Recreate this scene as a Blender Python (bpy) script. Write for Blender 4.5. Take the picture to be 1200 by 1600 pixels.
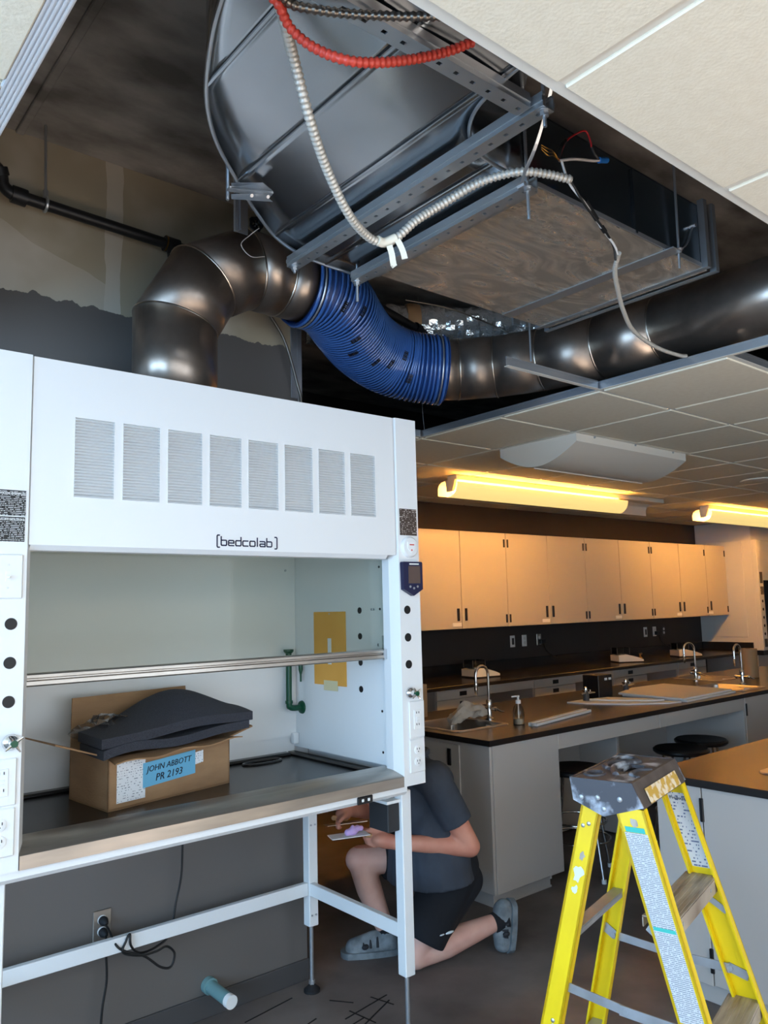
import bpy, bmesh, math, random
from mathutils import Vector, Matrix
random.seed(7)
sc = bpy.context.scene
for o in list(bpy.data.objects):
    bpy.data.objects.remove(o)

# ------------------------------------------------------------------ camera
yaw, pitch, roll = math.radians(39.7), math.radians(6.8), math.radians(-1.41)
fw = Vector((math.sin(yaw)*math.cos(pitch), math.cos(yaw)*math.cos(pitch), math.sin(pitch)))
ri = Vector((math.cos(yaw), -math.sin(yaw), 0)); up = ri.cross(fw)
r2 = ri*math.cos(roll) + up*math.sin(roll); u2 = -ri*math.sin(roll) + up*math.cos(roll)
cd = bpy.data.cameras.new('camera'); cam = bpy.data.objects.new('camera', cd)
sc.collection.objects.link(cam)
cam.matrix_world = Matrix(((r2.x, u2.x, -fw.x, 0), (r2.y, u2.y, -fw.y, 0), (r2.z, u2.z, -fw.z, 1.57), (0, 0, 0, 1)))
cd.sensor_fit = 'VERTICAL'; cd.sensor_height = 36.0; cd.lens = 36.0*1235/1600
cd.clip_start = 0.02
sc.camera = cam

# ------------------------------------------------------------------ world, daylight, exposure
w = bpy.data.worlds.new('sky'); sc.world = w; w.use_nodes = True
bg = w.node_tree.nodes['Background']
bg.inputs[0].default_value = (0.55, 0.72, 1.0, 1); bg.inputs[1].default_value = 1.0

def area(name, loc, rot, sx, sy, power, col):
    l = bpy.data.lights.new(name, 'AREA'); l.shape = 'RECTANGLE'; l.size = sx; l.size_y = sy
    l.energy = power; l.color = col
    o = bpy.data.objects.new(name, l); o.location = loc; o.rotation_euler = rot
    sc.collection.objects.link(o); return o
# daylight entering through the windows of the left and rear walls
area('window_left_offscreen', (-2.62, 0.30, 1.55), (0, math.radians(-90), 0), 1.7, 4.2, 265, (0.40, 0.67, 1.0))
area('window_rear_offscreen', (1.3, -2.32, 1.55), (math.radians(90), 0, 0), 5.0, 1.7, 78, (0.84, 0.93, 1.0))
sl = bpy.data.lights.new('sun_offscreen', 'SUN'); sl.energy = 84; sl.angle = math.radians(0.6); sl.color = (1.0, 0.93, 0.82)
so = bpy.data.objects.new('sun_offscreen', sl); sc.collection.objects.link(so)
so.rotation_euler = Vector((0.10, 0.62, -0.78)).to_track_quat('-Z', 'Y').to_euler()
sc.view_settings.view_transform = 'Standard'; sc.view_settings.look = 'None'
sc.view_settings.exposure = 0.0; sc.view_settings.gamma = 1.0
sc.view_settings.use_curve_mapping = False
sc.cycles.use_denoising = True
sc.cycles.max_bounces = 8; sc.cycles.diffuse_bounces = 5; sc.cycles.glossy_bounces = 4
sc.cycles.transmission_bounces = 6; sc.cycles.transparent_max_bounces = 8
sc.cycles.sample_clamp_indirect = 12.0
sc.cycles.caustics_reflective = False; sc.cycles.caustics_refractive = False

# ------------------------------------------------------------------ materials
def lin(c):
    return tuple(((x/255)/12.92 if x/255 <= 0.04045 else ((x/255+0.055)/1.055)**2.4) for x in c) + (1.0,)
M = {}
def mat(name, col, rough=0.5, metal=0.0, col2=None, scale=8.0, detail=4.0, lo=0.35, hi=0.65, bump=0.0, bscale=None,
        stretch=None, spec=None, trans=0.0, ior=1.45, emit=None, estr=0.0, rough2=None, coat=0.0):
    m = bpy.data.materials.new(name); m.use_nodes = True
    nt = m.node_tree; b = nt.nodes['Principled BSDF']; L = nt.links.new
    b.inputs['Base Color'].default_value = lin(col); b.inputs['Roughness'].default_value = rough
    b.inputs['Metallic'].default_value = metal; b.inputs['IOR'].default_value = ior
    if spec is not None: b.inputs['Specular IOR Level'].default_value = spec
    if trans: b.inputs['Transmission Weight'].default_value = trans
    if coat: b.inputs['Coat Weight'].default_value = coat
    if emit: b.inputs['Emission Color'].default_value = lin(emit); b.inputs['Emission Strength'].default_value = estr
    if col2 is not None or bump or rough2 is not None:
        tc = nt.nodes.new('ShaderNodeTexCoord'); mp = nt.nodes.new('ShaderNodeMapping')
        L(tc.outputs['Object'], mp.inputs['Vector'])
        if stretch: mp.inputs['Scale'].default_value = stretch
        n = nt.nodes.new('ShaderNodeTexNoise'); n.inputs['Scale'].default_value = scale; n.inputs['Detail'].default_value = detail
        L(mp.outputs['Vector'], n.inputs['Vector'])
        cr = nt.nodes.new('ShaderNodeMapRange'); cr.inputs[1].default_value = lo; cr.inputs[2].default_value = hi
        L(n.outputs['Fac'], cr.inputs[0])
        if col2 is not None:
            mx = nt.nodes.new('ShaderNodeMix'); mx.data_type = 'RGBA'
            mx.inputs[6].default_value = lin(col); mx.inputs[7].default_value = lin(col2)
            L(cr.outputs[0], mx.inputs[0]); L(mx.outputs[2], b.inputs['Base Color'])
        if rough2 is not None:
            mr = nt.nodes.new('ShaderNodeMapRange'); mr.inputs[3].default_value = rough; mr.inputs[4].default_value = rough2
            L(cr.outputs[0], mr.inputs[0]); L(mr.outputs[0], b.inputs['Roughness'])
        if bump:
            n2 = nt.nodes.new('ShaderNodeTexNoise'); n2.inputs['Scale'].default_value = bscale or scale*4; n2.inputs['Detail'].default_value = 3
            L(mp.outputs['Vector'], n2.inputs['Vector'])
            bp = nt.nodes.new('ShaderNodeBump'); bp.inputs['Strength'].default_value = bump; bp.inputs['Distance'].default_value = 0.01
            L(n2.outputs['Fac'], bp.inputs['Height']); L(bp.outputs[0], b.inputs['Normal'])
    M[name] = m
    return m
def smear_mat(name, a, c):
    m = bpy.data.materials.new(name); m.use_nodes = True; nt = m.node_tree; L = nt.links.new
    b = nt.nodes['Principled BSDF']; b.inputs['Metallic'].default_value = 0.75
    tc = nt.nodes.new('ShaderNodeTexCoord'); n = nt.nodes.new('ShaderNodeTexNoise')
    n.inputs['Scale'].default_value = 2.6; n.inputs['Detail'].default_value = 7; n.inputs['Distortion'].default_value = 3.2
    mp = nt.nodes.new('ShaderNodeMapping'); mp.inputs['Scale'].default_value = (1.0, 2.2, 1.0); mp.inputs['Rotation'].default_value = (0, 0, 0.5)
    L(tc.outputs['Object'], mp.inputs[0]); L(mp.outputs[0], n.inputs['Vector'])
    cr = nt.nodes.new('ShaderNodeMapRange'); cr.inputs[1].default_value = 0.40; cr.inputs[2].default_value = 0.60; L(n.outputs['Fac'], cr.inputs[0])
    mx = nt.nodes.new('ShaderNodeMix'); mx.data_type = 'RGBA'; mx.inputs[6].default_value = lin(a); mx.inputs[7].default_value = lin(c)
    L(cr.outputs[0], mx.inputs[0]); L(mx.outputs[2], b.inputs['Base Color'])
    mr = nt.nodes.new('ShaderNodeMapRange'); mr.inputs[3].default_value = 0.55; mr.inputs[4].default_value = 0.25; L(cr.outputs[0], mr.inputs[0]); L(mr.outputs[0], b.inputs['Roughness'])
    M[name] = m
def print_mat(name, bgc, fgc, udir, vdir, rows, chars, fill=0.55, rough=0.5, thresh=0.42):
    """flat print: rows of broken dashes standing for lines of small type"""
    m = bpy.data.materials.new(name); m.use_nodes = True
    nt = m.node_tree; b = nt.nodes['Principled BSDF']; L = nt.links.new; b.inputs['Roughness'].default_value = rough
    tc = nt.nodes.new('ShaderNodeTexCoord')
    def dot(d):
        n = nt.nodes.new('ShaderNodeVectorMath'); n.operation = 'DOT_PRODUCT'; n.inputs[1].default_value = d
        L(tc.outputs['Object'], n.inputs[0]); return n.outputs['Value']
    def math_(op, a, bb):
        n = nt.nodes.new('ShaderNodeMath'); n.operation = op
        for i, q in enumerate((a, bb)):
            if q is None: continue
            if isinstance(q, (int, float)): n.inputs[i].default_value = q
            else: L(q, n.inputs[i])
        return n.outputs[0]
    v = math_('MULTIPLY', dot(vdir), rows); u = math_('MULTIPLY', dot(udir), chars)
    fr = math_('FRACT', v, None); line = math_('LESS_THAN', fr, fill); fl = math_('FLOOR', v, None)
    cb = nt.nodes.new('ShaderNodeCombineXYZ'); L(u, cb.inputs[0]); L(math_('MULTIPLY', fl, 7.31), cb.inputs[1])
    ns = nt.nodes.new('ShaderNodeTexNoise'); ns.inputs['Scale'].default_value = 1.0; ns.inputs['Detail'].default_value = 2
    L(cb.outputs[0], ns.inputs['Vector'])
    on = math_('GREATER_THAN', ns.outputs['Fac'], thresh)
    fac = math_('MULTIPLY', line, on)
    mx = nt.nodes.new('ShaderNodeMix'); mx.data_type = 'RGBA'
    mx.inputs[6].default_value = lin(bgc); mx.inputs[7].default_value = lin(fgc)
    L(fac, mx.inputs[0]); L(mx.outputs[2], b.inputs['Base Color'])
    M[name] = m
    return m

smear_mat('galv_smeared', (172, 162, 148), (230, 221, 206))
mat('hood_white', (232, 233, 232), 0.35)
mat('liner_white', (232, 233, 232), 0.4)
mat('black_plastic', (20, 20, 22), 0.4)
mat('black_rubber', (26, 26, 28), 0.7)
mat('epoxy', (33, 31, 31), 0.27)
mat('steel', (184, 179, 172), 0.3, 0.95, col2=(158, 152, 144), scale=2.5, stretch=(1, 6, 6), rough2=0.42)
mat('sink_steel', (206, 200, 192), 0.25, 0.85)
mat('chrome', (225, 225, 225), 0.08, 1.0)
mat('zinc', (186, 190, 194), 0.35, 0.8)
mat('glass', (255, 255, 255), 0.0, trans=1.0, ior=1.05)
mat('clear_plastic', (240, 240, 240), 0.08, trans=0.95, ior=1.3)
mat('sash_glass', (226, 236, 236), 0.0, trans=1.0, ior=1.02)
mat('navy', (28, 32, 66), 0.4)
mat('screen', (96, 80, 74), 0.25)
mat('paper', (238, 238, 236), 0.8)
mat('envelope', (240, 178, 84), 0.75, col2=(230, 166, 72), scale=4)
mat('tape', (222, 212, 170), 0.5)
mat('green_pipe', (12, 74, 48), 0.35)
mat('cardboard', (168, 132, 96), 0.85, col2=(150, 116, 84), scale=5, stretch=(1, 1, 3), bump=0.15, bscale=60)
mat('cardboard_dark', (128, 98, 70), 0.9)
mat('foam', (52, 54, 62), 0.95, col2=(64, 66, 74), scale=260, bump=0.5, bscale=420)
mat('poly_bag', (236, 238, 240), 0.12, trans=0.85, ior=1.25)
mat('blue_note', (112, 182, 216), 0.8)
mat('ink', (24, 24, 40), 0.7)
mat('galv', (186, 189, 193), 0.17, 1.0, col2=(160, 164, 168), scale=1.6, rough2=0.26, lo=0.3, hi=0.7, bump=0.35, bscale=1.8)
mat('strut', (184, 190, 194), 0.38, 0.85)
mat('duct_steel', (164, 150, 138), 0.28, 0.86, col2=(118, 107, 98), scale=4.5, rough2=0.46, detail=6)
mat('seam_bead', (200, 190, 176), 0.3, 1.0)
mat('blue_hose', (30, 64, 126), 0.45)
mat('blue_coil', (60, 100, 164), 0.25, coat=0.5)
mat('pipe_black', (24, 23, 24), 0.45)
mat('edge_metal', (222, 225, 228), 0.4, 0.25)
mat('brass', (150, 110, 52), 0.35, 1.0)
mat('foil', (250, 250, 247), 0.2, 0.8, bump=1.0, bscale=26, scale=10)
mat('flex_metal', (204, 197, 184), 0.42, 0.35)
mat('flex_dark', (120, 114, 106), 0.35, 0.9)
mat('red_conduit', (206, 70, 54), 0.38)
mat('wire_white', (214, 210, 204), 0.5)
mat('wire_red', (190, 34, 44), 0.5)
mat('wire_black', (18, 18, 18), 0.5)
mat('wire_blue', (30, 110, 190), 0.5)
mat('masking', (236, 226, 204), 0.7)
mat('taupe_cab', (190, 184, 178), 0.5)
mat('taupe_door', (190, 184, 176), 0.5)
mat('cab_dark', (70, 68, 68), 0.6)
mat('white_lam', (222, 220, 216), 0.5)
mat('board_white', (224, 220, 214), 0.6)
mat('ceiling_white', (226, 222, 208), 0.8)
mat('tile_white', (233, 225, 204), 0.9, bump=0.12, bscale=150, scale=40, col2=(229, 220, 198))
mat('tee_white', (224, 222, 212), 0.5)
mat('diffuser', (226, 218, 204), 0.55)
mat('lamp_housing', (222, 216, 204), 0.5)
mat('lamp_lens', (255, 226, 140), 0.5, emit=(255, 224, 140), estr=0.85)
mat('lamp_tube', (255, 240, 200), 0.5, emit=(255, 180, 86), estr=120)
mat('far_wall', (58, 53, 51), 0.6, col2=(62, 57, 54), scale=3)
mat('room_wall', (205, 202, 196), 0.7)
mat('yellow', (238, 208, 16), 0.42, col2=(226, 192, 14), scale=9, lo=0.3, hi=0.8)
mat('yellow_edge', (196, 150, 22), 0.6)
mat('ladder_cap', (70, 70, 76), 0.5, col2=(176, 184, 196), scale=15, detail=8, lo=0.54, hi=0.66)
mat('ladder_cap_side', (74, 66, 62), 0.5, col2=(90, 82, 78), scale=20)
mat('alu', (176, 180, 186), 0.4, 0.5, col2=(146, 146, 146), scale=7)
mat('alu_step', (192, 182, 168), 0.5, 0.4, col2=(138, 122, 106), scale=6, stretch=(1, 7, 1), lo=0.35, hi=0.7)
mat('paint_splash', (214, 222, 228), 0.7)
mat('sticker_yellow', (196, 160, 74), 0.6, col2=(226, 214, 190), scale=40, lo=0.45, hi=0.55)
mat('skin', (206, 142, 118), 0.55, col2=(192, 120, 98), scale=9)
mat('skin_leg', (214, 172, 156), 0.55, col2=(202, 152, 136), scale=7)
mat('shirt', (62, 68, 78), 0.9, col2=(54, 59, 68), scale=10, bump=0.2, bscale=14)
mat('shorts', (20, 22, 28), 0.9, bump=0.2, bscale=12)
mat('sock', (24, 24, 28), 0.95)
mat('shoe', (98, 104, 108), 0.8, col2=(134, 142, 146), scale=18, lo=0.4, hi=0.7)
mat('shoe_dark', (42, 42, 46), 0.8)
mat('sole', (92, 98, 102), 0.85, col2=(122, 130, 134), scale=20)
mat('hair', (70, 56, 46), 0.8)
mat('putty', (206, 170, 220), 0.6)
mat('trowel', (190, 180, 170), 0.3, 1.0)
mat('wood_tan', (176, 138, 98), 0.6)
mat('stool_seat', (22, 21, 23), 0.3)
mat('soap', (232, 216, 196), 0.3)
mat('bag_cloth', (196, 184, 170), 0.8, bump=0.6, bscale=30)
mat('hole_black', (12, 12, 14), 0.5)
mat('grey_box', (44, 44, 46), 0.6)
mat('stub_pvc', (112, 150, 152), 0.45)
mat('chalk', (20, 18, 18), 0.8)
mat('pale_blue', (186, 200, 214), 0.5)
mat('teal', (60, 180, 170), 0.6)
print_mat('print_black', (18, 17, 18), (214, 214, 214), (1, 0, 0), (0, 0, 1), 210, 260, 0.34, thresh=0.47)
print_mat('print_brown', (70, 56, 48), (206, 196, 186), (1, 0, 0), (0, 0, 1), 150, 160, 0.4, thresh=0.55)
print_mat('print_slip', (236, 238, 240), (132, 136, 146), (1, 0, 0), (0, 0, 1), 130, 170, 0.34, thresh=0.55)
print_mat('print_ladder', (198, 201, 204), (128, 134, 144), (0, 1, 0), (0, 0, 1), 240, 260, 0.46, thresh=0.42)
print_mat('print_ladder_icon', (206, 210, 215), (98, 110, 144), (0, 1, 0), (0, 0, 1), 110, 120, 0.45, thresh=0.54)

# wall behind the hood: grey-brown gloss paint up to a hand-cut line, bare drywall with filled joints above
def wall_mat():
    m = bpy.data.materials.new('wall_paint'); m.use_nodes = True
    nt = m.node_tree; b = nt.nodes['Principled BSDF']; L = nt.links.new
    geo = nt.nodes.new('ShaderNodeNewGeometry'); sep = nt.nodes.new('ShaderNodeSeparateXYZ'); L(geo.outputs['Position'], sep.inputs[0])
    mp = nt.nodes.new('ShaderNodeMapping'); mp.inputs['Scale'].default_value = (1.0, 1.0, 0.15); L(geo.outputs['Position'], mp.inputs[0])
    n = nt.nodes.new('ShaderNodeTexNoise'); n.inputs['Scale'].default_value = 14; n.inputs['Detail'].default_value = 6; L(mp.outputs[0], n.inputs['Vector'])
    def mth(op, a, bb):
        q = nt.nodes.new('ShaderNodeMath'); q.operation = op
        for i, s in enumerate((a, bb)):
            if isinstance(s, (int, float)): q.inputs[i].default_value = s
            elif s is not None: L(s, q.inputs[i])
        return q.outputs[0]
    edge = mth('ADD', mth('MULTIPLY', n.outputs['Fac'], 0.09), 2.715)
    low = mth('LESS_THAN', sep.outputs[2], edge)
    # joint compound: a vertical filled seam and broad sanded patches
    sx = mth('ABSOLUTE', mth('SUBTRACT', sep.outputs[0], 1.115), None)
    n3 = nt.nodes.new('ShaderNodeTexNoise'); n3.inputs['Scale'].default_value = 3.0; n3.inputs['Detail'].default_value = 3; L(geo.outputs['Position'], n3.inputs['Vector'])
    seam = mth('LESS_THAN', sx, mth('MULTIPLY', n3.outputs['Fac'], 0.075))
    diag = mth('ADD', mth('MULTIPLY', sep.outputs[0], 0.42), sep.outputs[2])
    pat = mth('MULTIPLY', mth('LESS_THAN', mth('ADD', diag, mth('MULTIPLY', n3.outputs['Fac'], 0.1)), 3.36), mth('LESS_THAN', sep.outputs[0], 1.09))
    sm = nt.nodes.new('ShaderNodeMapRange'); sm.interpolation_type = 'SMOOTHSTEP'; sm.inputs[1].default_value = 0.48; sm.inputs[2].default_value = 0.68; L(n3.outputs['Fac'], sm.inputs[0]); pat2 = mth('MULTIPLY', sm.outputs[0], 0.55)
    patch = mth('MINIMUM', mth('ADD', mth('ADD', seam, mth('MULTIPLY', pat, 0.55)), pat2), 1.0)
    mx = nt.nodes.new('ShaderNodeMix'); mx.data_type = 'RGBA'; mx.inputs[6].default_value = lin((170, 160, 138)); mx.inputs[7].default_value = lin((196, 190, 176))
    L(patch, mx.inputs[0])
    my = nt.nodes.new('ShaderNodeMix'); my.data_type = 'RGBA'; my.inputs[7].default_value = lin((102, 97, 93))
    L(low, my.inputs[0]); L(mx.outputs[2], my.inputs[6]); L(my.outputs[2], b.inputs['Base Color'])
    mr = nt.nodes.new('ShaderNodeMapRange'); mr.inputs[3].default_value = 0.75; mr.inputs[4].default_value = 0.38; L(low, mr.inputs[0]); L(mr.outputs[0], b.inputs['Roughness'])
    M['wall_paint'] = m
wall_mat()
mat('concrete', (184, 181, 176), 0.85, col2=(120, 117, 113), scale=3.0, detail=10, lo=0.36, hi=0.66, stretch=(1.0, 1.9, 1), bump=0.25, bscale=26)
mat('floor_concrete', (122, 112, 107), 0.45, col2=(90, 81, 77), scale=2.4, detail=8, lo=0.35, hi=0.68, bump=0.05, bscale=40, rough2=0.6)

# ------------------------------------------------------------------ mesh helpers
ORG = {}
class MB:
    def __init__(s): s.v = []; s.f = []
    def add(s, vs, fs):
        o = len(s.v); s.v += [tuple(q) for q in vs]; s.f += [tuple(i+o for i in q) for q in fs]; return s
    def box(s, x0, x1, y0, y1, z0, z1, b=0.0, M4=None):
        if x0 > x1: x0, x1 = x1, x0
        if y0 > y1: y0, y1 = y1, y0
        if z0 > z1: z0, z1 = z1, z0
        if b <= 0:
            vs = [(x, y, z) for z in (z0, z1) for y in (y0, y1) for x in (x0, x1)]
            fs = [(0, 2, 3, 1), (4, 5, 7, 6), (0, 1, 5, 4), (2, 6, 7, 3), (0, 4, 6, 2), (1, 3, 7, 5)]
        else:
            b = min(b, (x1-x0)*.45, (y1-y0)*.45, (z1-z0)*.45)
            vs = []; ids = {}
            c = ((x0, x1), (y0, y1), (z0, z1))
            for i in (0, 1):
                for j in (0, 1):
                    for k in (0, 1):
                        for a in range(3):
                            p = []
                            for ax, t in enumerate((i, j, k)):
                                q = c[ax][t]
                                if ax != a: q += b if t == 0 else -b
                                p.append(q)
                            ids[(i, j, k, a)] = len(vs); vs.append(p)
            fs = []
            for a in range(3):
                o1, o2 = [(1, 2), (2, 0), (0, 1)][a]
                for t in (0, 1):
                    q = []
                    for (m_, n_) in ((0, 0), (1, 0), (1, 1), (0, 1)):
                        k3 = [0, 0, 0]; k3[a] = t; k3[o1] = m_; k3[o2] = n_
                        q.append(ids[(*k3, a)])
                    fs.append(tuple(q) if t else tuple(reversed(q)))
            for a in range(3):       # edges along axis a
                o1, o2 = [(1, 2), (2, 0), (0, 1)][a]
                for m_ in (0, 1):
                    for n_ in (0, 1):
                        k0 = [0, 0, 0]; k0[o1] = m_; k0[o2] = n_; k1 = list(k0); k1[a] = 1
                        q = [ids[(*k0, o1)], ids[(*k1, o1)], ids[(*k1, o2)], ids[(*k0, o2)]]
                        if (m_ + n_) % 2 == 1: q.reverse()
                        fs.append(tuple(q))
            for i in (0, 1):
                for j in (0, 1):
                    for k in (0, 1):
                        q = [ids[(i, j, k, a)] for a in range(3)]
                        if (i+j+k) % 2 == 0: q.reverse()
                        fs.append(tuple(q))
        if M4 is not None: vs = [M4 @ Vector(q) for q in vs]
        return s.add(vs, fs)
    def bar(s, p0, p1, w, h, upv=(0, 0, 1), b=0.0):
        p0 = Vector(p0); p1 = Vector(p1); d = p1-p0; Ln = d.length; d.normalize()
        u = Vector(upv); x = u.cross(d)
        if x.length < 1e-4: x = Vector((1, 0, 0)).cross(d)
        x.normalize(); y = d.cross(x)
        m4 = Matrix(((x.x, y.x, d.x, p0.x), (x.y, y.y, d.y, p0.y), (x.z, y.z, d.z, p0.z), (0, 0, 0, 1)))
        return s.box(-w/2, w/2, -h/2, h/2, 0, Ln, b, m4)
    def prism(s, poly, axis, a, b):
        """extrude a 2d polygon along an axis: 'x' takes (y,z), 'y' takes (x,z), 'z' takes (x,y)"""
        def P(u, v, t):
            return (t, u, v) if axis == 'x' else (u, t, v) if axis == 'y' else (u, v, t)
        n = len(poly)
        vs = [P(u, v, a) for u, v in poly] + [P(u, v, b) for u, v in poly]
        fs = [tuple(range(n)), tuple(reversed(range(n, 2*n)))] + [((i+1) % n, i, n+i, n+(i+1) % n) for i in range(n)]
        return s.add(vs, fs)
    def tube(s, pts, r, seg=10, caps=True, closed=False):
        pts = [Vector(p) for p in pts]; n = len(pts)
        rs = r if isinstance(r, (list, tuple)) else [r]*n
        tg = []
        for i in range(n):
            if closed: t = pts[(i+1) % n]-pts[i-1]
            else: t = pts[min(i+1, n-1)]-pts[max(i-1, 0)]
            tg.append(t.normalized() if t.length > 1e-9 else Vector((0, 0, 1)))
        a = Vector((0, 0, 1)) if abs(tg[0].z) < 0.9 else Vector((1, 0, 0))
        x = a.cross(tg[0]).normalized(); vs = []
        for i in range(n):
            x = (x-tg[i]*x.dot(tg[i]))
            x = x.normalized() if x.length > 1e-6 else tg[i].orthogonal().normalized()
            y = tg[i].cross(x)
            for k in range(seg):
                an = 2*math.pi*k/seg
                vs.append(pts[i]+(x*math.cos(an)+y*math.sin(an))*rs[i])
        fs = []
        for i in range(n if closed else n-1):
            j = (i+1) % n
            for k in range(seg):
                k2 = (k+1) % seg
                fs.append((i*seg+k, i*seg+k2, j*seg+k2, j*seg+k))
        if caps and not closed:
            fs.append(tuple(reversed(range(seg)))); fs.append(tuple(range((n-1)*seg, n*seg)))
        return s.add(vs, fs)
    def cyl(s, p0, p1, r, seg=16, r1=None):
        return s.tube([p0, p1], [r, r if r1 is None else r1], seg)
    def lathe(s, prof, c=(0, 0, 0), axis=(0, 0, 1), seg=20, caps=True):
        c = Vector(c); ax = Vector(axis).normalized(); pts = [c+ax*h for _, h in prof]
        x = ax.orthogonal().normalized(); y = ax.cross(x); vs = []
        for (r, h), p in zip(prof, pts):
            for k in range(seg):
                an = 2*math.pi*k/seg; vs.append(p+(x*math.cos(an)+y*math.sin(an))*max(r, 1e-4))
        fs = []
        for i in range(len(prof)-1):
            for k in range(seg):
                k2 = (k+1) % seg; fs.append((i*seg+k, i*seg+k2, (i+1)*seg+k2, (i+1)*seg+k))
        if caps: fs.append(tuple(reversed(range(seg)))); fs.append(tuple(range((len(prof)-1)*seg, len(prof)*seg)))
        return s.add(vs, fs)
    def sphere(s, c, r, seg=14, rings=8, sc=(1, 1, 1)):
        c = Vector(c); vs = []; fs = []
        for i in range(1, rings):
            ph = math.pi*i/rings
            for k in range(seg):
                an = 2*math.pi*k/seg
                vs.append((c.x+r*sc[0]*math.sin(ph)*math.cos(an), c.y+r*sc[1]*math.sin(ph)*math.sin(an), c.z+r*sc[2]*math.cos(ph)))
        t = len(vs); vs += [(c.x, c.y, c.z+r*sc[2]), (c.x, c.y, c.z-r*sc[2])]
        for i in range(rings-2):
            for k in range(seg):
                k2 = (k+1) % seg; fs.append((i*seg+k, (i+1)*seg+k, (i+1)*seg+k2, i*seg+k2))
        for k in range(seg):
            k2 = (k+1) % seg; fs.append((t, k, k2)); fs.append((t+1, (rings-2)*seg+k2, (rings-2)*seg+k))
        return s.add(vs, fs)
    def ribbon(s, pts, w, n, th=0.0008):
        """flat stroke of width w lying in the plane with normal n"""
        n = Vector(n).normalized(); pts = [Vector(p) for p in pts]
        for a, b in zip(pts[:-1], pts[1:]):
            d = (b-a)
            if d.length < 1e-6: continue
            d.normalize(); s.bar(a-d*w*0.3, b+d*w*0.3, w, th, upv=n)
        return s
    def mesh(s, name, org=(0, 0, 0)):
        me = bpy.data.meshes.new(name)
        me.from_pydata([(p[0]-org[0], p[1]-org[1], p[2]-org[2]) for p in s.v], [], s.f)
        bm = bmesh.new(); bm.from_mesh(me); bmesh.ops.recalc_face_normals(bm, faces=bm.faces); bm.to_mesh(me); bm.free()
        me.update()
        return me
    def build(s, name, m, parent=None, smooth=35, **kw):
        org = ORG.get(parent, Vector((0, 0, 0))) if parent else Vector((0, 0, 0))
        me = s.mesh(name, org)
        return link(name, me, m, parent, smooth, org, **kw)
def link(name, me, m, parent=None, smooth=35, org=None, label=None, cat=None, group=None, kind=None):
    if m is not None: me.materials.append(M[m] if isinstance(m, str) else m)
    if smooth:
        me.shade_smooth(); me.set_sharp_from_angle(angle=math.radians(smooth))
    o = bpy.data.objects.new(name, me); sc.collection.objects.link(o)
    if parent is not None: o.parent = parent
    if org is not None: ORG[o] = Vector(org)
    tag(o, label, cat, group, kind)
    return o
def tag(o, label=None, cat=None, group=None, kind=None):
    if label: o['label'] = label
    if cat: o['category'] = cat
    if group: o['group'] = group
    if kind: o['kind'] = kind
    return o
def thing(name, label, cat, loc=(0, 0, 0), group=None, local=False, rotz=0.0, kind=None):
    o = bpy.data.objects.new(name, None); sc.collection.objects.link(o); o.empty_display_size = 0.05
    o.location = loc; o.rotation_euler = (0, 0, rotz)
    ORG[o] = Vector((0, 0, 0)) if local else Vector(loc)
    tag(o, label, cat, group, kind)
    return o
def dup(o, loc=None, rotz=None, label=None, group=None, parent=None):
    c = o.copy(); sc.collection.objects.link(c); c.parent = parent
    ORG[c] = ORG.get(o, Vector((0, 0, 0)))
    if loc is not None: c.location = loc
    if rotz is not None: c.rotation_euler = (0, 0, rotz)
    if label: c['label'] = label
    if group: c['group'] = group
    for ch in [q for q in bpy.data.objects if q.parent == o]: dup(ch, parent=c)
    return c
def smoothpath(pts, n=8):
    """Catmull-Rom through the points"""
    P = [Vector(p) for p in pts]; P = [2*P[0]-P[1]] + P + [2*P[-1]-P[-2]]; out = []
    for i in range(1, len(P)-2):
        for k in range(n):
            t = k/n; a, b, c, d = P[i-1], P[i], P[i+1], P[i+2]
            out.append(0.5*((2*b)+(c-a)*t+(2*a-5*b+4*c-d)*t*t+(3*b-a-3*c+d)*t**3))
    out.append(P[-2]); return out
def resample(pts, step):
    out = [pts[0].copy()]; acc = 0.0
    for a, b in zip(pts[:-1], pts[1:]):
        d = (b-a).length
        if d < 1e-9: continue
        t = step-acc
        while t <= d:
            out.append(a+(b-a)*(t/d)); t += step
        acc = d-(t-step)
    return out
def text_mesh(txt, size, pos, xdir, ydir, m, parent, name='lettering', align='LEFT', shear=0.0, th=0.0006):
    cu = bpy.data.curves.new('t', 'FONT'); cu.body = txt; cu.size = size; cu.align_x = align; cu.shear = shear; cu.extrude = th; cu.resolution_u = 2
    ob = bpy.data.objects.new('t', cu); sc.collection.objects.link(ob)
    dg = bpy.context.evaluated_depsgraph_get(); me = bpy.data.meshes.new_from_object(ob.evaluated_get(dg))
    bpy.data.objects.remove(ob); bpy.data.curves.remove(cu)
    x = Vector(xdir).normalized(); y = Vector(ydir).normalized(); z = x.cross(y)
    org = ORG.get(parent, Vector((0, 0, 0)))
    m4 = Matrix(((x.x, y.x, z.x, pos[0]-org.x), (x.y, y.y, z.y, pos[1]-org.y), (x.z, y.z, z.z, pos[2]-org.z), (0, 0, 0, 1)))
    me.transform(m4); me.materials.clear(); me.name = name
    return link(name, me, m, parent, 0, org)
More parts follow.
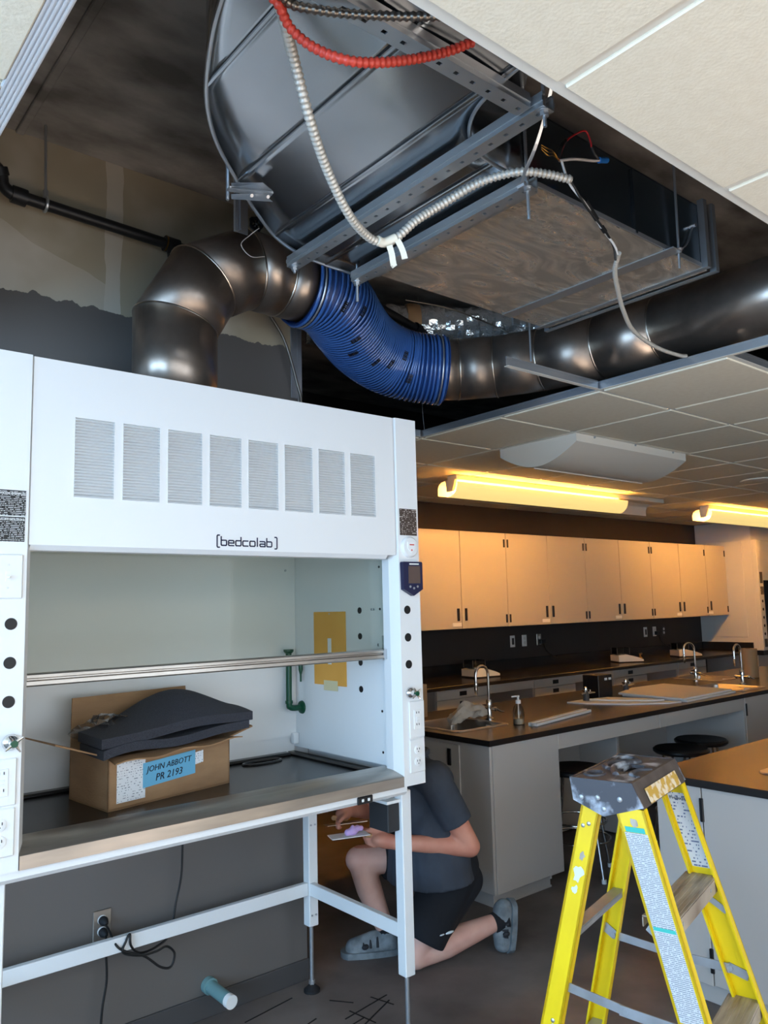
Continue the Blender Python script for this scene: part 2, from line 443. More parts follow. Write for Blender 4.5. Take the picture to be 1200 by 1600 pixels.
def thin_glass(name, tint, refl=0.5, rough=0.0):
    m = bpy.data.materials.new(name); m.use_nodes = True; nt = m.node_tree; nt.nodes.clear(); L = nt.links.new
    out = nt.nodes.new('ShaderNodeOutputMaterial'); mix = nt.nodes.new('ShaderNodeMixShader')
    tr = nt.nodes.new('ShaderNodeBsdfTransparent'); tr.inputs[0].default_value = lin(tint)
    gl = nt.nodes.new('ShaderNodeBsdfGlossy'); gl.inputs['Roughness'].default_value = rough
    lw = nt.nodes.new('ShaderNodeFresnel'); lw.inputs[0].default_value = 1.5
    mu = nt.nodes.new('ShaderNodeMath'); mu.operation = 'MULTIPLY'; mu.inputs[1].default_value = refl
    L(lw.outputs[0], mu.inputs[0]); L(mu.outputs[0], mix.inputs[0]); L(tr.outputs[0], mix.inputs[1]); L(gl.outputs[0], mix.inputs[2])
    L(mix.outputs[0], out.inputs[0]); M[name] = m
thin_glass('sash_glass', (236, 238, 234), 0.22)
thin_glass('clear_plastic', (228, 224, 216), 0.9, 0.05)
thin_glass('poly_bag', (243, 244, 245), 0.6, 0.06)

def slab_with_holes(x0, x1, y0, y1, holes, z0, z1):
    xs_ = sorted({x0, x1, *[h[0] for h in holes], *[h[1] for h in holes]}); ys_ = sorted({y0, y1, *[h[2] for h in holes], *[h[3] for h in holes]})
    b = MB(); inside = lambda cx_, cy_: any(h[0] < cx_ < h[1] and h[2] < cy_ < h[3] for h in holes)
    vid = {}; vs = []; fs = []
    def V(x, y, z):
        k = (x, y, z)
        if k not in vid: vid[k] = len(vs); vs.append(k)
        return vid[k]
    nx, ny = len(xs_)-1, len(ys_)-1
    full = lambda i, j: 0 <= i < nx and 0 <= j < ny and not inside((xs_[i]+xs_[i+1])/2, (ys_[j]+ys_[j+1])/2)
    for i in range(nx):
        for j in range(ny):
            if not full(i, j): continue
            a, c, d, e = xs_[i], xs_[i+1], ys_[j], ys_[j+1]
            fs.append((V(a, d, z1), V(c, d, z1), V(c, e, z1), V(a, e, z1))); fs.append((V(a, e, z0), V(c, e, z0), V(c, d, z0), V(a, d, z0)))
            if not full(i-1, j): fs.append((V(a, d, z0), V(a, d, z1), V(a, e, z1), V(a, e, z0)))
            if not full(i+1, j): fs.append((V(c, e, z0), V(c, e, z1), V(c, d, z1), V(c, d, z0)))
            if not full(i, j-1): fs.append((V(c, d, z0), V(c, d, z1), V(a, d, z1), V(a, d, z0)))
            if not full(i, j+1): fs.append((V(a, e, z0), V(a, e, z1), V(c, e, z1), V(c, e, z0)))
    return b.add(vs, fs)
# ================================================================== the room
HC = 2.535          # underside of the suspended grid
SLAB = 3.38
st = dict(kind='structure')
fl = MB().box(-2.5, 12, -2.2, 5.4, -0.12, 0).build('floor', 'floor_concrete', **st)
mk = MB()
def fline(a, b, w=0.006): mk.bar((a[0], a[1], 0.0006), (b[0], b[1], 0.0006), 0.0014, w, upv=(b[1]-a[1], a[0]-b[0], 0))
for a, b in (((1.62, 2.86), (1.86, 2.90)), ((1.96, 2.78), (2.02, 2.70)), ((1.92, 2.62), (2.16, 2.66)), ((2.10, 2.69), (2.13, 2.58)),
             ((1.86, 2.50), (2.14, 2.62)), ((1.80, 2.55), (1.98, 2.58)), ((1.97, 2.66), (1.99, 2.52)), ((1.70, 2.66), (1.84, 2.70))):
    fline(a, b)
mk.build('layout_marking', 'chalk', fl, 0)
MB().box(-2.5, 12, -2.2, 5.4, SLAB, SLAB+0.2).build('ceiling', 'concrete', **st)
# recess joint in the slab: two thin ribs either side
sl1 = MB().box(0.735, 0.765, -0.4, 3.0, SLAB-0.012, SLAB+0.01, 0.004).build('trim_1', 'concrete', **st)
wb = MB().box(-2.5, 2.003, 3.0, 3.12, 0, SLAB).build('wall_back', 'wall_paint', **st)
MB().box(1.95, 2.006, 2.996, 3.124, 2.535, SLAB, 0.002).box(1.985, 2.008, 2.994, 3.0, 2.5, SLAB).build('corner_stud', 'zinc', wb)
MB().box(1.883, 2.003, 3.12, 5.4, 0, SLAB).build('wall_side', 'far_wall', **st)
MB().box(-2.5, 2.006, 2.988, 3.0, 0.0, 0.085, 0.003).build('baseboard_back', 'cab_dark', **st)
MB().box(2.003, 12, 5.4, 5.52, 0, SLAB).build('wall_far', 'far_wall', **st)
MB().box(12, 12.12, -2.2, 5.52, 0, SLAB).build('wall_right', 'room_wall', **st)
# window walls (left and behind the camera): openings between a sill wall, a header and piers
wl = MB().box(-2.62, -2.5, -2.2, 3.0, 0, 0.7).box(-2.62, -2.5, -2.2, 3.0, 2.4, SLAB).box(-2.62, -2.5, -2.2, -1.8, 0.7, 2.4).box(-2.62, -2.5, 2.4, 3.0, 0.7, 2.4)
wl.build('wall_left', 'room_wall', **st)
wf = MB().box(-2.62, 12.12, -2.32, -2.2, 0, 0.7).box(-2.62, 12.12, -2.32, -2.2, 2.4, SLAB).box(-2.62, -1.2, -2.32, -2.2, 0.7, 2.4).box(3.8, 12.12, -2.32, -2.2, 0.7, 2.4)
wf.build('wall_front', 'room_wall', **st)
for i, (a, b) in enumerate(((-1.8, -0.4), (-0.4, 1.0), (1.0, 2.4))):
    w_ = MB(); t = 0.04
    w_.box(-2.58, -2.53, a, a+t, 0.7, 2.4).box(-2.58, -2.53, b-t, b, 0.7, 2.4).box(-2.58, -2.53, a, b, 0.7, 0.7+t).box(-2.58, -2.53, a, b, 2.4-t, 2.4)
    w_.build('window_%d' % (i+1), 'tee_white', **st)
for i, (a, b) in enumerate(((-1.2, 1.3), (1.3, 3.8))):
    w_ = MB(); t = 0.04
    w_.box(a, a+t, -2.28, -2.23, 0.7, 2.4).box(b-t, b, -2.28, -2.23, 0.7, 2.4).box(a, b, -2.28, -2.23, 0.7, 0.7+t).box(a, b, -2.28, -2.23, 2.4-t, 2.4)
    w_.build('window_%d' % (i+4), 'tee_white', **st)

# ---- suspended ceiling
sus = thing('ceiling_suspended', None, None, (0, 0, 0), kind='structure')
def tile(x0, x1, y0, y1, name='ceiling_tile', cache={}):
    g = 0.0055
    key = (round(x1-x0, 3), round(y1-y0, 3))
    if key not in cache:
        dx, dy = x1-x0-2*g, y1-y0-2*g
        b = MB().box(0, dx, 0, dy, HC+0.001, HC+0.018).box(0.006, dx-0.006, 0.006, dy-0.006, HC-0.007, HC+0.004, 0.003)
        cache[key] = b.mesh(name); cache[key].materials.append(M['tile_white'])
    o = bpy.data.objects.new(name, cache[key]); sc.collection.objects.link(o); o.parent = sus; o.location = (x0+g, y0+g, 0)
    return o
def tee(p0, p1, name='grid_tee'):
    """inverted T: white capped flange, galvanised web and bulb"""
    p0 = Vector((*p0, 0)); p1 = Vector((*p1, 0))
    q = Vector((0, 0, 1))
    o = MB().bar(p0+q*(HC+0.0195), p1+q*(HC+0.0195), 0.0016, 0.037, upv=q).bar(p0+q*(HC+0.036), p1+q*(HC+0.036), 0.006, 0.009, upv=q).build(name, 'zinc', sus, 0)
    MB().bar(p0+q*HC, p1+q*HC, 0.024, 0.0016, upv=q).build('flange_cap', 'tee_white', o, 0)
    return o
GX = [3.045+0.6095*k for k in range(0, 15)]
GY = [1.478, 2.088, 2.698, 3.308, 3.918, 4.528, 5.138]
tee((3.045, -0.4), (3.045, 5.4), 'main_tee')
for x in GX[1:12]:
    for a, b in zip(GY[:-1], GY[1:]): 
        tee((x, a+0.0122), (x, b-0.0122), 'cross_tee')
for y in GY: tee((3.0572, y), (9.8, y), 'main_tee')
tee((2.405, 2.09), (3.0328, 2.09), 'loose_tee')
diff_cells = set()
for i in range(11):
    for a, b in zip(GY, GY[1:]+[5.4]):
        tile(GX[i], GX[i+1], a, b)
# beyond the hood, left of the main tee
tee((2.003, 3.308), (3.0328, 3.308), 'main_tee')
for x in (2.436,): tee((x, 3.3202), (x, 5.4), 'cross_tee')
for y in GY[4:]: tee((2.003, y), (2.4238, y), 'cross_tee'); tee((2.4482, y), (3.0328, y), 'cross_tee')
for a, b in zip(GY[3:], GY[4:]+[5.4]):
    tile(2.003, 2.436, a, b); tile(2.436, 3.045, a, b)
# near side of the opening
NX = [-0.083, 0.527, 1.147, 1.767, 2.387, 3.045]
NY = [-0.985, -0.375, 0.235, 0.845]
tee((0.372, 0.845), (3.0328, 0.845), 'main_tee'); tee((3.0572, 0.845), (9.8, 0.845), 'main_tee')
for y in NY[:-1]: tee((-0.08, y), (3.0328, y), 'main_tee')
for x in NX[1:-1]:
    for a, b in zip(NY[:-1], NY[1:]): tee((x, a+0.0122), (x, b-0.0122), 'cross_tee')
for i in range(5):
    for a, b in zip(NY[:-1], NY[1:]): tile(NX[i], NX[i+1], a, b)
# left of the opening
for a, b in ((0.845, 1.455), (1.455, 2.065), (2.065, 2.675)): tile(-0.265, 0.345, a, b)
tile(-0.265, 0.345, 2.675, 3.0)
eg = MB()
for k in range(5): eg.box(0.338+0.006*k, 0.342+0.006*k, 0.86, 2.99, HC-0.002, HC+0.05-0.002*k, 0.001)
eg.box(0.332, 0.372, 0.86, 2.99, HC-0.003, HC-0.0005)
for k in range(5): eg.box(0.334+0.0076*k, 0.338+0.0076*k, 0.86, 2.99, HC-0.0055, HC-0.0025)
eg.build('edge_channel', 'edge_metal', sus, 0)
# remaining field of the ceiling, out of the picture
for x0, x1, y0, y1 in ((-2.5, -0.27, -2.2, 3.0), (-0.27, 3.045, -2.2, -0.99), (-0.27, -0.085, -0.99, 0.845), (3.05, 9.75, -2.2, 0.842), (9.752, 12, -2.2, 5.4), (3.66, 9.75, 0.85, 1.474)):
    MB().box(x0, x1, y0, y1, HC-0.004, HC+0.016).build('ceiling_panel', 'tile_white', sus, 0)
# ================================================================== the fume hood
HX0, HX1 = 0.505, 2.011
YF = 2.222
hood = thing('fume_hood', 'large white fume hood with a louvred lettered front on a white steel stand', 'fume hood', (1.258, 2.6, 0))
W_ = 'hood_white'
# ---- pillars (splayed inner edge)
def pillar(side):
    if side < 0: poly = [(HX0, YF), (0.608, YF), (0.627, 2.262), (0.627, 2.30), (HX0, 2.30)]
    else: poly = [(1.910, YF), (HX1, YF), (HX1, 2.30), (1.893, 2.30), (1.893, 2.262)]
    return MB().prism(poly, 'z', 0.925, 2.278).build('pillar', W_, hood, 20)
pl, pr = pillar(-1), pillar(1)
# dark sash tracks between pillar and liner
MB().box(1.962, 1.972, 2.301, 2.335, 0.985, 1.80).build('sash_track', 'zinc', hood, 0)
MB().box(0.550, 0.560, 2.301, 2.335, 0.985, 1.80).build('sash_track', 'zinc', hood, 0)
# ---- front panel with eight louvre grids
fp = MB()
PX0, PX1, PZ0, PZ1 = 0.613, 1.900, 1.757, 2.276
lx = [0.727+0.1385*k for k in range(8)]; lw = 0.1125; LZ0, LZ1 = 1.893, 2.120
yp0, yp1 = YF+0.004, YF+0.022
fp.box(PX0, PX1, yp0, yp1, PZ0, LZ0).box(PX0, PX1, yp0, yp1, LZ1, PZ1)
xs = [PX0]
for x in lx: xs += [x, x+lw]
xs.append(PX1)
for a, b in zip(xs[0::2], xs[1::2]): fp.box(a, b, yp0, yp1, LZ0, LZ1)
fp.prism([(YF+0.004, PZ0), (YF+0.022, PZ0), (YF+0.045, PZ0-0.012), (YF+0.045, PZ0-0.016), (YF+0.018, PZ0-0.014)], 'x', PX0+0.004, 1.862)
fp.box(PX0, PX1, YF+0.022, YF+0.05, 2.262, 2.276)
front = fp.build('front_panel', W_, hood, 0)
MB().box(PX0+0.05, PX1-0.05, YF+0.024, YF+0.03, LZ0-0.03, LZ1+0.03).build('louvre_backing', 'liner_white', front, 0)
nl = 26; dz = (LZ1-LZ0)/nl
# every slat of every louvre is a piece of its own, sharing one mesh
slat = MB().prism([(-0.0035, 0.0), (-0.0035, dz*0.10), (0.0045, dz*0.86), (0.0075, dz*0.86), (0.0075, dz*0.76), (-0.001, 0.0)], 'x', 0, lw).mesh('louvre_slat')
slat.materials.append(M[W_])
ho = ORG[hood]
for x in lx:
    for k in range(nl):
        o = bpy.data.objects.new('louvre_slat', slat); sc.collection.objects.link(o); o.parent = front
        o.location = Vector((x, yp0+0.0, LZ0+k*dz))-ho
# ---- brand lettering, drawn with strokes
def stroke_logo(x0, z0, wd, ht, y):
    b = MB(); S = wd/11.6; yy = y; s = 0.0042
    def P(u, v): return (x0+u*S, yy, z0+v*ht)
    def poly(*pts): b.ribbon([P(u, v) for u, v in pts], s, (0, -1, 0))
    h = 0.62
    poly((0.45, 1.22), (0.12, 1.22), (0.0, 1.1), (0.0, -0.12), (0.12, -0.24), (0.45, -0.24))
    poly((11.15, 1.22), (11.48, 1.22), (11.6, 1.1), (11.6, -0.12), (11.48, -0.24), (11.15, -0.24))
    u = 0.75
    def let(c, u):
        w = 1.0
        if c == 'b': poly((u, 1.05), (u, 0.1), (u+.1, 0), (u+w-.12, 0), (u+w, .1), (u+w, h-.1), (u+w-.12, h), (u, h))
        if c == 'd': poly((u+w, 1.05), (u+w, 0.1), (u+w-.12, 0), (u+.12, 0), (u, .1), (u, h-.1), (u+.12, h), (u+w, h))
        if c == 'e': poly((u, h*.5), (u+w, h*.5), (u+w, h-.1), (u+w-.12, h), (u+.12, h), (u, h-.1), (u, .1), (u+.12, 0), (u+w, 0))
        if c == 'c': poly((u+w, h), (u+.12, h), (u, h-.1), (u, .1), (u+.12, 0), (u+w, 0))
        if c == 'o': poly((u+.12, 0), (u+w-.12, 0), (u+w, .1), (u+w, h-.1), (u+w-.12, h), (u+.12, h), (u, h-.1), (u, .1), (u+.12, 0))
        if c == 'l': poly((u+.1, 1.05), (u+.1, 0))
        if c == 'a': poly((u, h), (u+w-.12, h), (u+w, h-.1), (u+w, 0), (u+.12, 0), (u, .1), (u, h*.4), (u+.12, h*.5), (u+w, h*.5))
    for c in 'bedcolab':
        let(c, u); u += 0.62 if c == 'l' else 1.36
    return b
stroke_logo(1.168, 1.772, 0.218, 0.026, YF+0.0032).build('brand_lettering', 'navy', front, 0)
# ---- top skin, back and interior
MB().box(HX0, HX1, 2.301, 2.965, 2.262, 2.276).build('top_panel', W_, hood, 0)
MB().box(HX1-0.012, HX1, 2.302, 2.965, 0.925, 2.261).build('side_skin', W_, hood, 0)
MB().box(HX0, HX0+0.012, 2.302, 2.965, 0.925, 2.261).build('side_skin', W_, hood, 0)
MB().box(HX0+0.013, HX1-0.013, 2.966, 2.975, 0.925, 2.276).build('rear_skin', W_, hood, 0)
lin_r = MB().box(1.915, 1.925, 2.326, 2.955, 0.985, 1.806).build('liner_side', 'liner_white', hood, 0)
lin_l = MB().box(0.597, 0.607, 2.326, 2.955, 0.985, 1.806).build('liner_side', 'liner_white', hood, 0)
bf = MB().box(0.608, 1.914, 2.93, 2.94, 1.03, 1.806).build('baffle', 'liner_white', hood, 0)
MB().box(0.608, 1.914, 2.945, 2.955, 0.96, 1.05).build('baffle_lower', 'liner_white', hood, 0)
MB().box(1.885, 1.912, 2.905, 2.929, 1.0, 1.045, 0.003).build('baffle_bracket', 'liner_white', bf)
MB().cyl((1.865, 2.932, 1.735), (1.865, 2.925, 1.735), 0.005, 10).build('baffle_screw', 'zinc', bf)
MB().box(0.598, 1.924, 2.29, 2.955, 1.807, 1.817).build('liner_top', 'liner_white', hood, 0)
# ports through both liners, at the heights of the ports in the pillars
for z in (1.556, 1.456, 1.355, 1.253):
    MB().cyl((1.916, 2.471, z), (1.9135, 2.471, z), 0.0125, 18).build('port_black', 'hole_black', lin_r)  # black disc paints the dark inside an open port
for z in (1.72, 1.56, 1.18, 1.03):
    MB().cyl((1.916, 2.345, z), (1.9138, 2.345, z), 0.005, 10).build('liner_screw', 'hole_black', lin_r)
# ---- worktop with raised rim and oval cup drain
wt = slab_with_holes(0.58, 1.94, 2.30, 2.957, [(1.625, 1.775, 2.829, 2.881)], 0.925, 0.955)
wt.box(1.872, 1.914, 2.335, 2.944, 0.953, 0.968, 0.006).box(0.608, 0.648, 2.335, 2.944, 0.953, 0.968, 0.006).box(0.649, 1.871, 2.90, 2.944, 0.953, 0.968, 0.006)
wtop = wt.build('worktop', 'epoxy', hood)
cs = MB(); ring = []
for k in range(28):
    a = 2*math.pi*k/28; ring.append((1.70+0.085*math.copysign(abs(math.cos(a))**0.7, math.cos(a)), 2.855+0.032*math.sin(a), 0.9575))
cs.tube(ring, 0.006, 6, closed=True)
cs.build('drain_rim', 'epoxy', wtop)
MB().box(1.620, 1.780, 2.824, 2.886, 0.845, 0.850).box(1.620, 1.625, 2.824, 2.886, 0.85, 0.9249).box(1.775, 1.780, 2.824, 2.886, 0.85, 0.9249).box(1.625, 1.775, 2.824, 2.829, 0.85, 0.9249).box(1.625, 1.775, 2.881, 2.886, 0.85, 0.9249).build('drain_well', 'epoxy', wtop, 0)
# ---- stainless airfoil sill and apron
sill = MB().prism([(YF, 0.925), (YF, 0.960), (YF+0.003, 0.963), (2.262, 0.981), (2.335, 0.985), (2.345, 0.978), (2.345, 0.957), (2.30, 0.954), (2.30, 0.925)], 'x', 0.611, 1.908)
sill.build('airfoil_sill', 'steel', hood, 30)
MB().prism([(2.232, 0.905), (2.232, 0.9248), (2.30, 0.9248), (2.30, 0.893), (2.244, 0.893), (2.240, 0.897)], 'x', 0.50, 1.93).build('apron', W_, hood, 0)
MB().box(0.54, 1.97, 2.86, 2.90, 0.875, 0.9245).build('rear_rail', W_, hood, 0)
rk = MB().box(1.70, 1.768, 2.226, 2.233, 0.896, 0.922, 0.003).build('rocker_switch', 'black_plastic', hood)
for x in (1.722, 1.748): MB().box(x-0.005, x+0.005, 2.2235, 2.2265, 0.904, 0.914, 0.002).build('rocker', 'paper', rk)
# ---- stand: legs with levelling rods, stretchers
def leg(x, y):
    o = MB().box(x, x+0.045, y, y+0.045, 0.26, 0.9, 0.003).build('leg', W_, hood)
    cx, cy = x+0.0225, y+0.0225
    MB().cyl((cx, cy, 0.03), (cx, cy, 0.262), 0.0085, 14).cyl((cx, cy, 0.028), (cx, cy, 0.045), 0.013, 6).build('levelling_rod', 'zinc', o)
    MB().lathe([(0.034, 0), (0.034, 0.010), (0.022, 0.020), (0.012, 0.030)], (cx, cy, 0), seg=20).build('foot', 'black_rubber', o)
    return o
leg(1.928, 2.262); rl = leg(1.930, 2.87); leg(0.545, 2.262); leg(0.545, 2.87)
for dx in (0.012, 0.032):
    for z in (0.665, 0.305): MB().cyl((1.930+dx, 2.871, z), (1.930+dx, 2.867, z), 0.004, 8).build('screw', 'zinc', rl)
MB().box(1.930, 1.955, 2.307, 2.869, 0.386, 0.436, 0.002).build('side_stretcher', W_, hood)
MB().box(0.555, 0.58, 2.307, 2.869, 0.386, 0.436, 0.002).build('side_stretcher', W_, hood)
MB().box(0.591, 1.929, 2.875, 2.90, 0.385, 0.436, 0.002).build('back_stretcher', W_, hood)
MB().box(1.93, 1.97, 2.308, 2.869, 0.875, 0.9245).build('side_rail', W_, hood, 0)
MB().box(1.872, 1.927, 2.275, 2.385, 0.762, 0.862, 0.003).build('junction_box', 'grey_box', hood)
MB().box(1.865, 1.93, 2.27, 2.39, 0.862, 0.872).box(1.885, 1.91, 2.31, 2.35, 0.872, 0.925).build('box_hanger', W_, hood, 0)
# ---- sash: glass with bevelled handle bar
sash = MB().box(0.622, 1.898, 2.304, 2.309, 1.40, 1.755).build('sash_glass', 'sash_glass', hood, 0)
MB().prism([(2.290, 1.377), (2.286, 1.381), (2.286, 1.391), (2.294, 1.394), (2.294, 1.397), (2.286, 1.400), (2.286, 1.408), (2.290, 1.412), (2.316, 1.412), (2.316, 1.377)], 'x', 0.624, 1.896).build('sash_handle', 'steel', hood, 20)
MB().prism([(2.325, 1.37), (2.36, 1.375), (2.352, 1.43), (2.34, 1.46), (2.325, 1.46)], 'x', 1.905, 1.914).build('sash_clip', 'liner_white', hood, 0)
MB().box(1.880, 1.896, 2.283, 2.29, 1.376, 1.413).build('handle_end_cap', 'zinc', hood, 0)
# ---- pillar fittings
def port(x, z, par): MB().cyl((x, YF+0.001, z), (x, YF-0.0012, z), 0.0155, 22).build('port_black', 'hole_black', par)
def cover(x, z0, z1, par, kind):
    o = MB().box(x-0.037, x+0.037, YF-0.006, YF+0.001, z0, z1, 0.004).build('cover_plate', 'hood_white', par)
    zc = (z0+z1)/2
    if kind == 'duplex':
        for s in (-1, 1):
            p = MB().lathe([(0.0165, 0), (0.0165, 0.0022), (0.0145, 0.003)], (x, YF-0.006, zc+s*0.021), (0, -1, 0), 18).build('receptacle', 'paper', o)
            m_ = MB()
            for dx in (-0.0055, 0.0055): m_.box(x+dx-0.001, x+dx+0.001, YF-0.0102, YF-0.0085, zc+s*0.021, zc+s*0.021+0.007)
            m_.cyl((x, YF-0.0085, zc+s*0.021-0.006), (x, YF-0.0102, zc+s*0.021-0.006), 0.002, 8)
            m_.build('slot', 'cab_dark', p, 0)
    elif kind == 'gfci':
        p = MB().box(x-0.0165, x+0.0165, YF-0.0085, YF-0.005, zc-0.034, zc+0.034, 0.001).build('receptacle', 'paper', o)
        m_ = MB()
        for s in (-1, 1):
            for dx in (-0.0055, 0.0055): m_.box(x+dx-0.001, x+dx+0.001, YF-0.0102, YF-0.0085, zc+s*0.021, zc+s*0.021+0.007)
        m_.build('slot', 'cab_dark', p, 0)
        for s in (-1, 1): MB().box(x-0.007, x+0.007, YF-0.0105, YF-0.0086, zc+s*0.005-0.003, zc+s*0.005+0.003).build('button', 'liner_white', p, 0)
    else:
        MB().box(x-0.006, x+0.006, YF-0.0075, YF-0.005, zc-0.013, zc+0.013).build('toggle_frame', 'paper', o, 0)
        MB().box(x-0.004, x+0.004, YF-0.018, YF-0.007, zc-0.006, zc+0.002, 0.002).build('toggle', 'paper', o)
        for s in (-1, 1): MB().cyl((x, YF-0.006, zc+s*0.03), (x, YF-0.0075, zc+s*0.03), 0.0028, 8).build('screw', 'zinc', o)
    return o
def valve(x, z, par):
    o = MB().lathe([(0.021, 0), (0.021, 0.004), (0.017, 0.010), (0.010, 0.016), (0.010, 0.030), (0.006, 0.034)], (x, YF, z), (0, -1, 0), 20).build('valve_rosette', 'chrome', par)
    h = MB(); c = Vector((x, YF-0.036, z))
    h.cyl(c+Vector((0, 0.006, 0)), c-Vector((0, 0.006, 0)), 0.009, 12)
    h.build('valve_hub', 'green_pipe', o)
    for k in range(4):
        a = math.radians(35+90*k); d = Vector((math.cos(a), 0, math.sin(a)))
        MB().tube([c, c+d*0.014, c+d*0.026+Vector((0, -0.004, 0))], [0.005, 0.004, 0.0022], 8).build('valve_arm', 'chrome', o)
for z in (1.555, 1.454, 1.356): port(1.945, z, pr)
for z in (1.548, 1.448, 1.349): port(0.573, z, pl)
valve(1.948, 1.253, pr); valve(0.580, 1.247, pl)
cover(1.974, 1.09, 1.223, pr, 'gfci'); cover(1.972, 0.968, 1.087, pr, 'duplex')
cover(0.560, 1.09, 1.208, pl, 'gfci'); cover(0.559, 0.966, 1.086, pl, 'duplex'); cover(0.561, 1.613, 1.730, pl, 'toggle')
MB().box(1.919, 2.003, YF-0.0012, YF, 1.832, 1.932).build('rating_plate', 'print_brown', pr, 0, label='brown rating label')
lb = MB().box(0.521, 0.601, YF-0.0012, YF, 1.832, 1.900).build('instruction_label', 'print_black', pl, 0)
text_mesh("MODE D'EMPLOI", 0.0085, (0.600, YF-0.0016, 1.888), (1, 0, 0), (0, 0, 1), 'paper', lb, align='RIGHT')
lb = MB().box(0.521, 0.600, YF-0.0012, YF, 1.763, 1.829).build('instruction_label', 'print_black', pl, 0)
text_mesh("OPERATING INSTRUCTIONS", 0.0072, (0.599, YF-0.0016, 1.819), (1, 0, 0), (0, 0, 1), 'paper', lb, align='RIGHT')
al = MB().lathe([(0.040, 0), (0.040, 0.006), (0.034, 0.012), (0.0, 0.013)], (1.962, YF, 1.788), (0, -1, 0), 28).build('air_monitor', 'hood_white', pr)
MB().prism([(1.944, 1.806), (1.980, 1.806), (1.980, 1.782), (1.962, 1.764), (1.944, 1.782)], 'y', YF-0.016, YF-0.011).build('monitor_face', 'paper', al, 0)
MB().box(1.952, 1.974, YF-0.0172, YF-0.016, 1.794, 1.798).cyl((1.962, YF-0.016, 1.776), (1.962, YF-0.0172, 1.776), 0.003, 8).build('indicator', 'red_conduit', al, 0)
mo = MB().prism([(1.918, 1.732), (2.006, 1.732), (2.009, 1.728), (2.009, 1.630), (1.964, 1.606), (1.917, 1.630), (1.915, 1.728)], 'y', YF-0.020, YF).build('flow_monitor', 'navy', pr, 25)
MB().box(1.938, 1.996, YF-0.0214, YF-0.0198, 1.652, 1.716).build('screen', 'screen', mo, 0)
for dx, zz in ((-0.018, 1.640), (0.0, 1.634), (0.018, 1.640)): MB().cyl((1.964+dx, YF-0.02, zz), (1.964+dx, YF-0.0216, zz), 0.0045, 10).build('button', 'zinc', mo)
MB().box(1.944, 1.99, YF-0.0214, YF-0.0198, 1.721, 1.726).build('maker_strip', 'paper', mo, 0)
# ---- green service fittings inside
gp = MB().tube(smoothpath([(1.85, 2.885, 1.385), (1.85, 2.885, 1.30), (1.85, 2.885, 1.175), (1.856, 2.885, 1.158), (1.875, 2.885, 1.152), (1.912, 2.885, 1.152)], 6), 0.0125, 12)
gt = gp.build('water_spout', 'green_pipe', hood)
MB().lathe([(0.022, 0), (0.022, 0.008), (0.015, 0.016)], (1.85, 2.885, 1.398), (0, 0, -1), 16).build('spout_cap', 'green_pipe', gt)
MB().lathe([(0.028, 0), (0.026, 0.006), (0.016, 0.012)], (1.9148, 2.885, 1.152), (-1, 0, 0), 18).build('spout_flange', 'green_pipe', gt)
MB().lathe([(0.016, 0), (0.016, 0.012)], (1.85, 2.885, 1.185), (0, 0, -1), 14).build('spout_union', 'green_pipe', gt)
gn = MB().lathe([(0.004, 0), (0.0045, 0.03), (0.0095, 0.05), (0.0095, 0.075), (0.006, 0.09)], (1.890, 2.855, 1.262), (0, 0, 1), 12)
gn.tube([(1.890, 2.855, 1.345), (1.893, 2.855, 1.353), (1.914, 2.855, 1.356)], 0.007, 10).build('gas_nozzle', 'green_pipe', hood)
text_mesh('K 26', 0.012, (1.9143, 2.40, 1.555), (0, -1, 0), (0, 0, 1), 'cab_dark', lin_r)
text_mesh('K', 0.016, (1.9043, 2.352, 1.42), (0, -1, 0), (0, 0, 1), 'cab_dark', lin_r)
# ---- envelope taped to the liner
en = thing('manila_envelope', 'orange manila envelope taped upright to the white inner wall of the fume hood', 'envelope', (1.913, 2.67, 1.254))
ev = MB().box(1.9115, 1.9145, 2.562, 2.785, 1.256, 1.553, 0.0008).build('envelope_body', 'envelope', en, 0)
MB().box(1.9108, 1.9116, 2.66, 2.685, 1.34, 1.445).build('envelope_clasp', 'paper', en, 0)
MB().cyl((1.9115, 2.672, 1.545), (1.9108, 2.672, 1.545), 0.004, 10).build('eyelet', 'zinc', en)
MB().box(1.910, 1.9113, 2.62, 2.715, 1.235, 1.275).build('tape_strip', 'tape', en, 0)

# ================================================================== things on the worktop
bx = thing('cardboard_box', 'open brown cardboard box with a blue handwritten note taped to its front', 'box', (1.19, 2.73, 0.955))
A = Vector((0.947, 2.519, 0)); U = Vector((0.479, 0.103, 0)); D = Vector((-0.028, 0.275, 0)); Zb, Zt = 0.9555, 1.118
def q4(a, b, z0, z1, th, nrm):
    n = Vector(nrm).normalized()*th
    v = [a+Vector((0, 0, z0)), b+Vector((0, 0, z0)), b+Vector((0, 0, z1)), a+Vector((0, 0, z1))]
    return MB().add(v+[p+n for p in v], [(0, 1, 2, 3), (7, 6, 5, 4), (0, 4, 5, 1), (1, 5, 6, 2), (2, 6, 7, 3), (3, 7, 4, 0)])
def sheet(pts, th):
    p = [Vector(q) for q in pts]; n = (p[1]-p[0]).cross(p[-1]-p[0]).normalized()*th; k = len(p)
    return MB().add(p+[q+n for q in p], [tuple(range(k)), tuple(reversed(range(k, 2*k)))]+[(i, (i+1) % k, k+(i+1) % k, k+i) for i in range(k)])
q4(A, A+U, Zb, Zt, 0.005, D).build('front_wall', 'cardboard', bx, 0)
q4(A+D, A+D+U, Zb, Zt, 0.005, -D).build('back_wall', 'cardboard', bx, 0)
q4(A, A+D, Zb, Zt, 0.005, U).build('left_wall', 'cardboard', bx, 0)
q4(A+U, A+U+D, Zb, Zt, 0.005, -U).build('right_wall', 'cardboard', bx, 0)
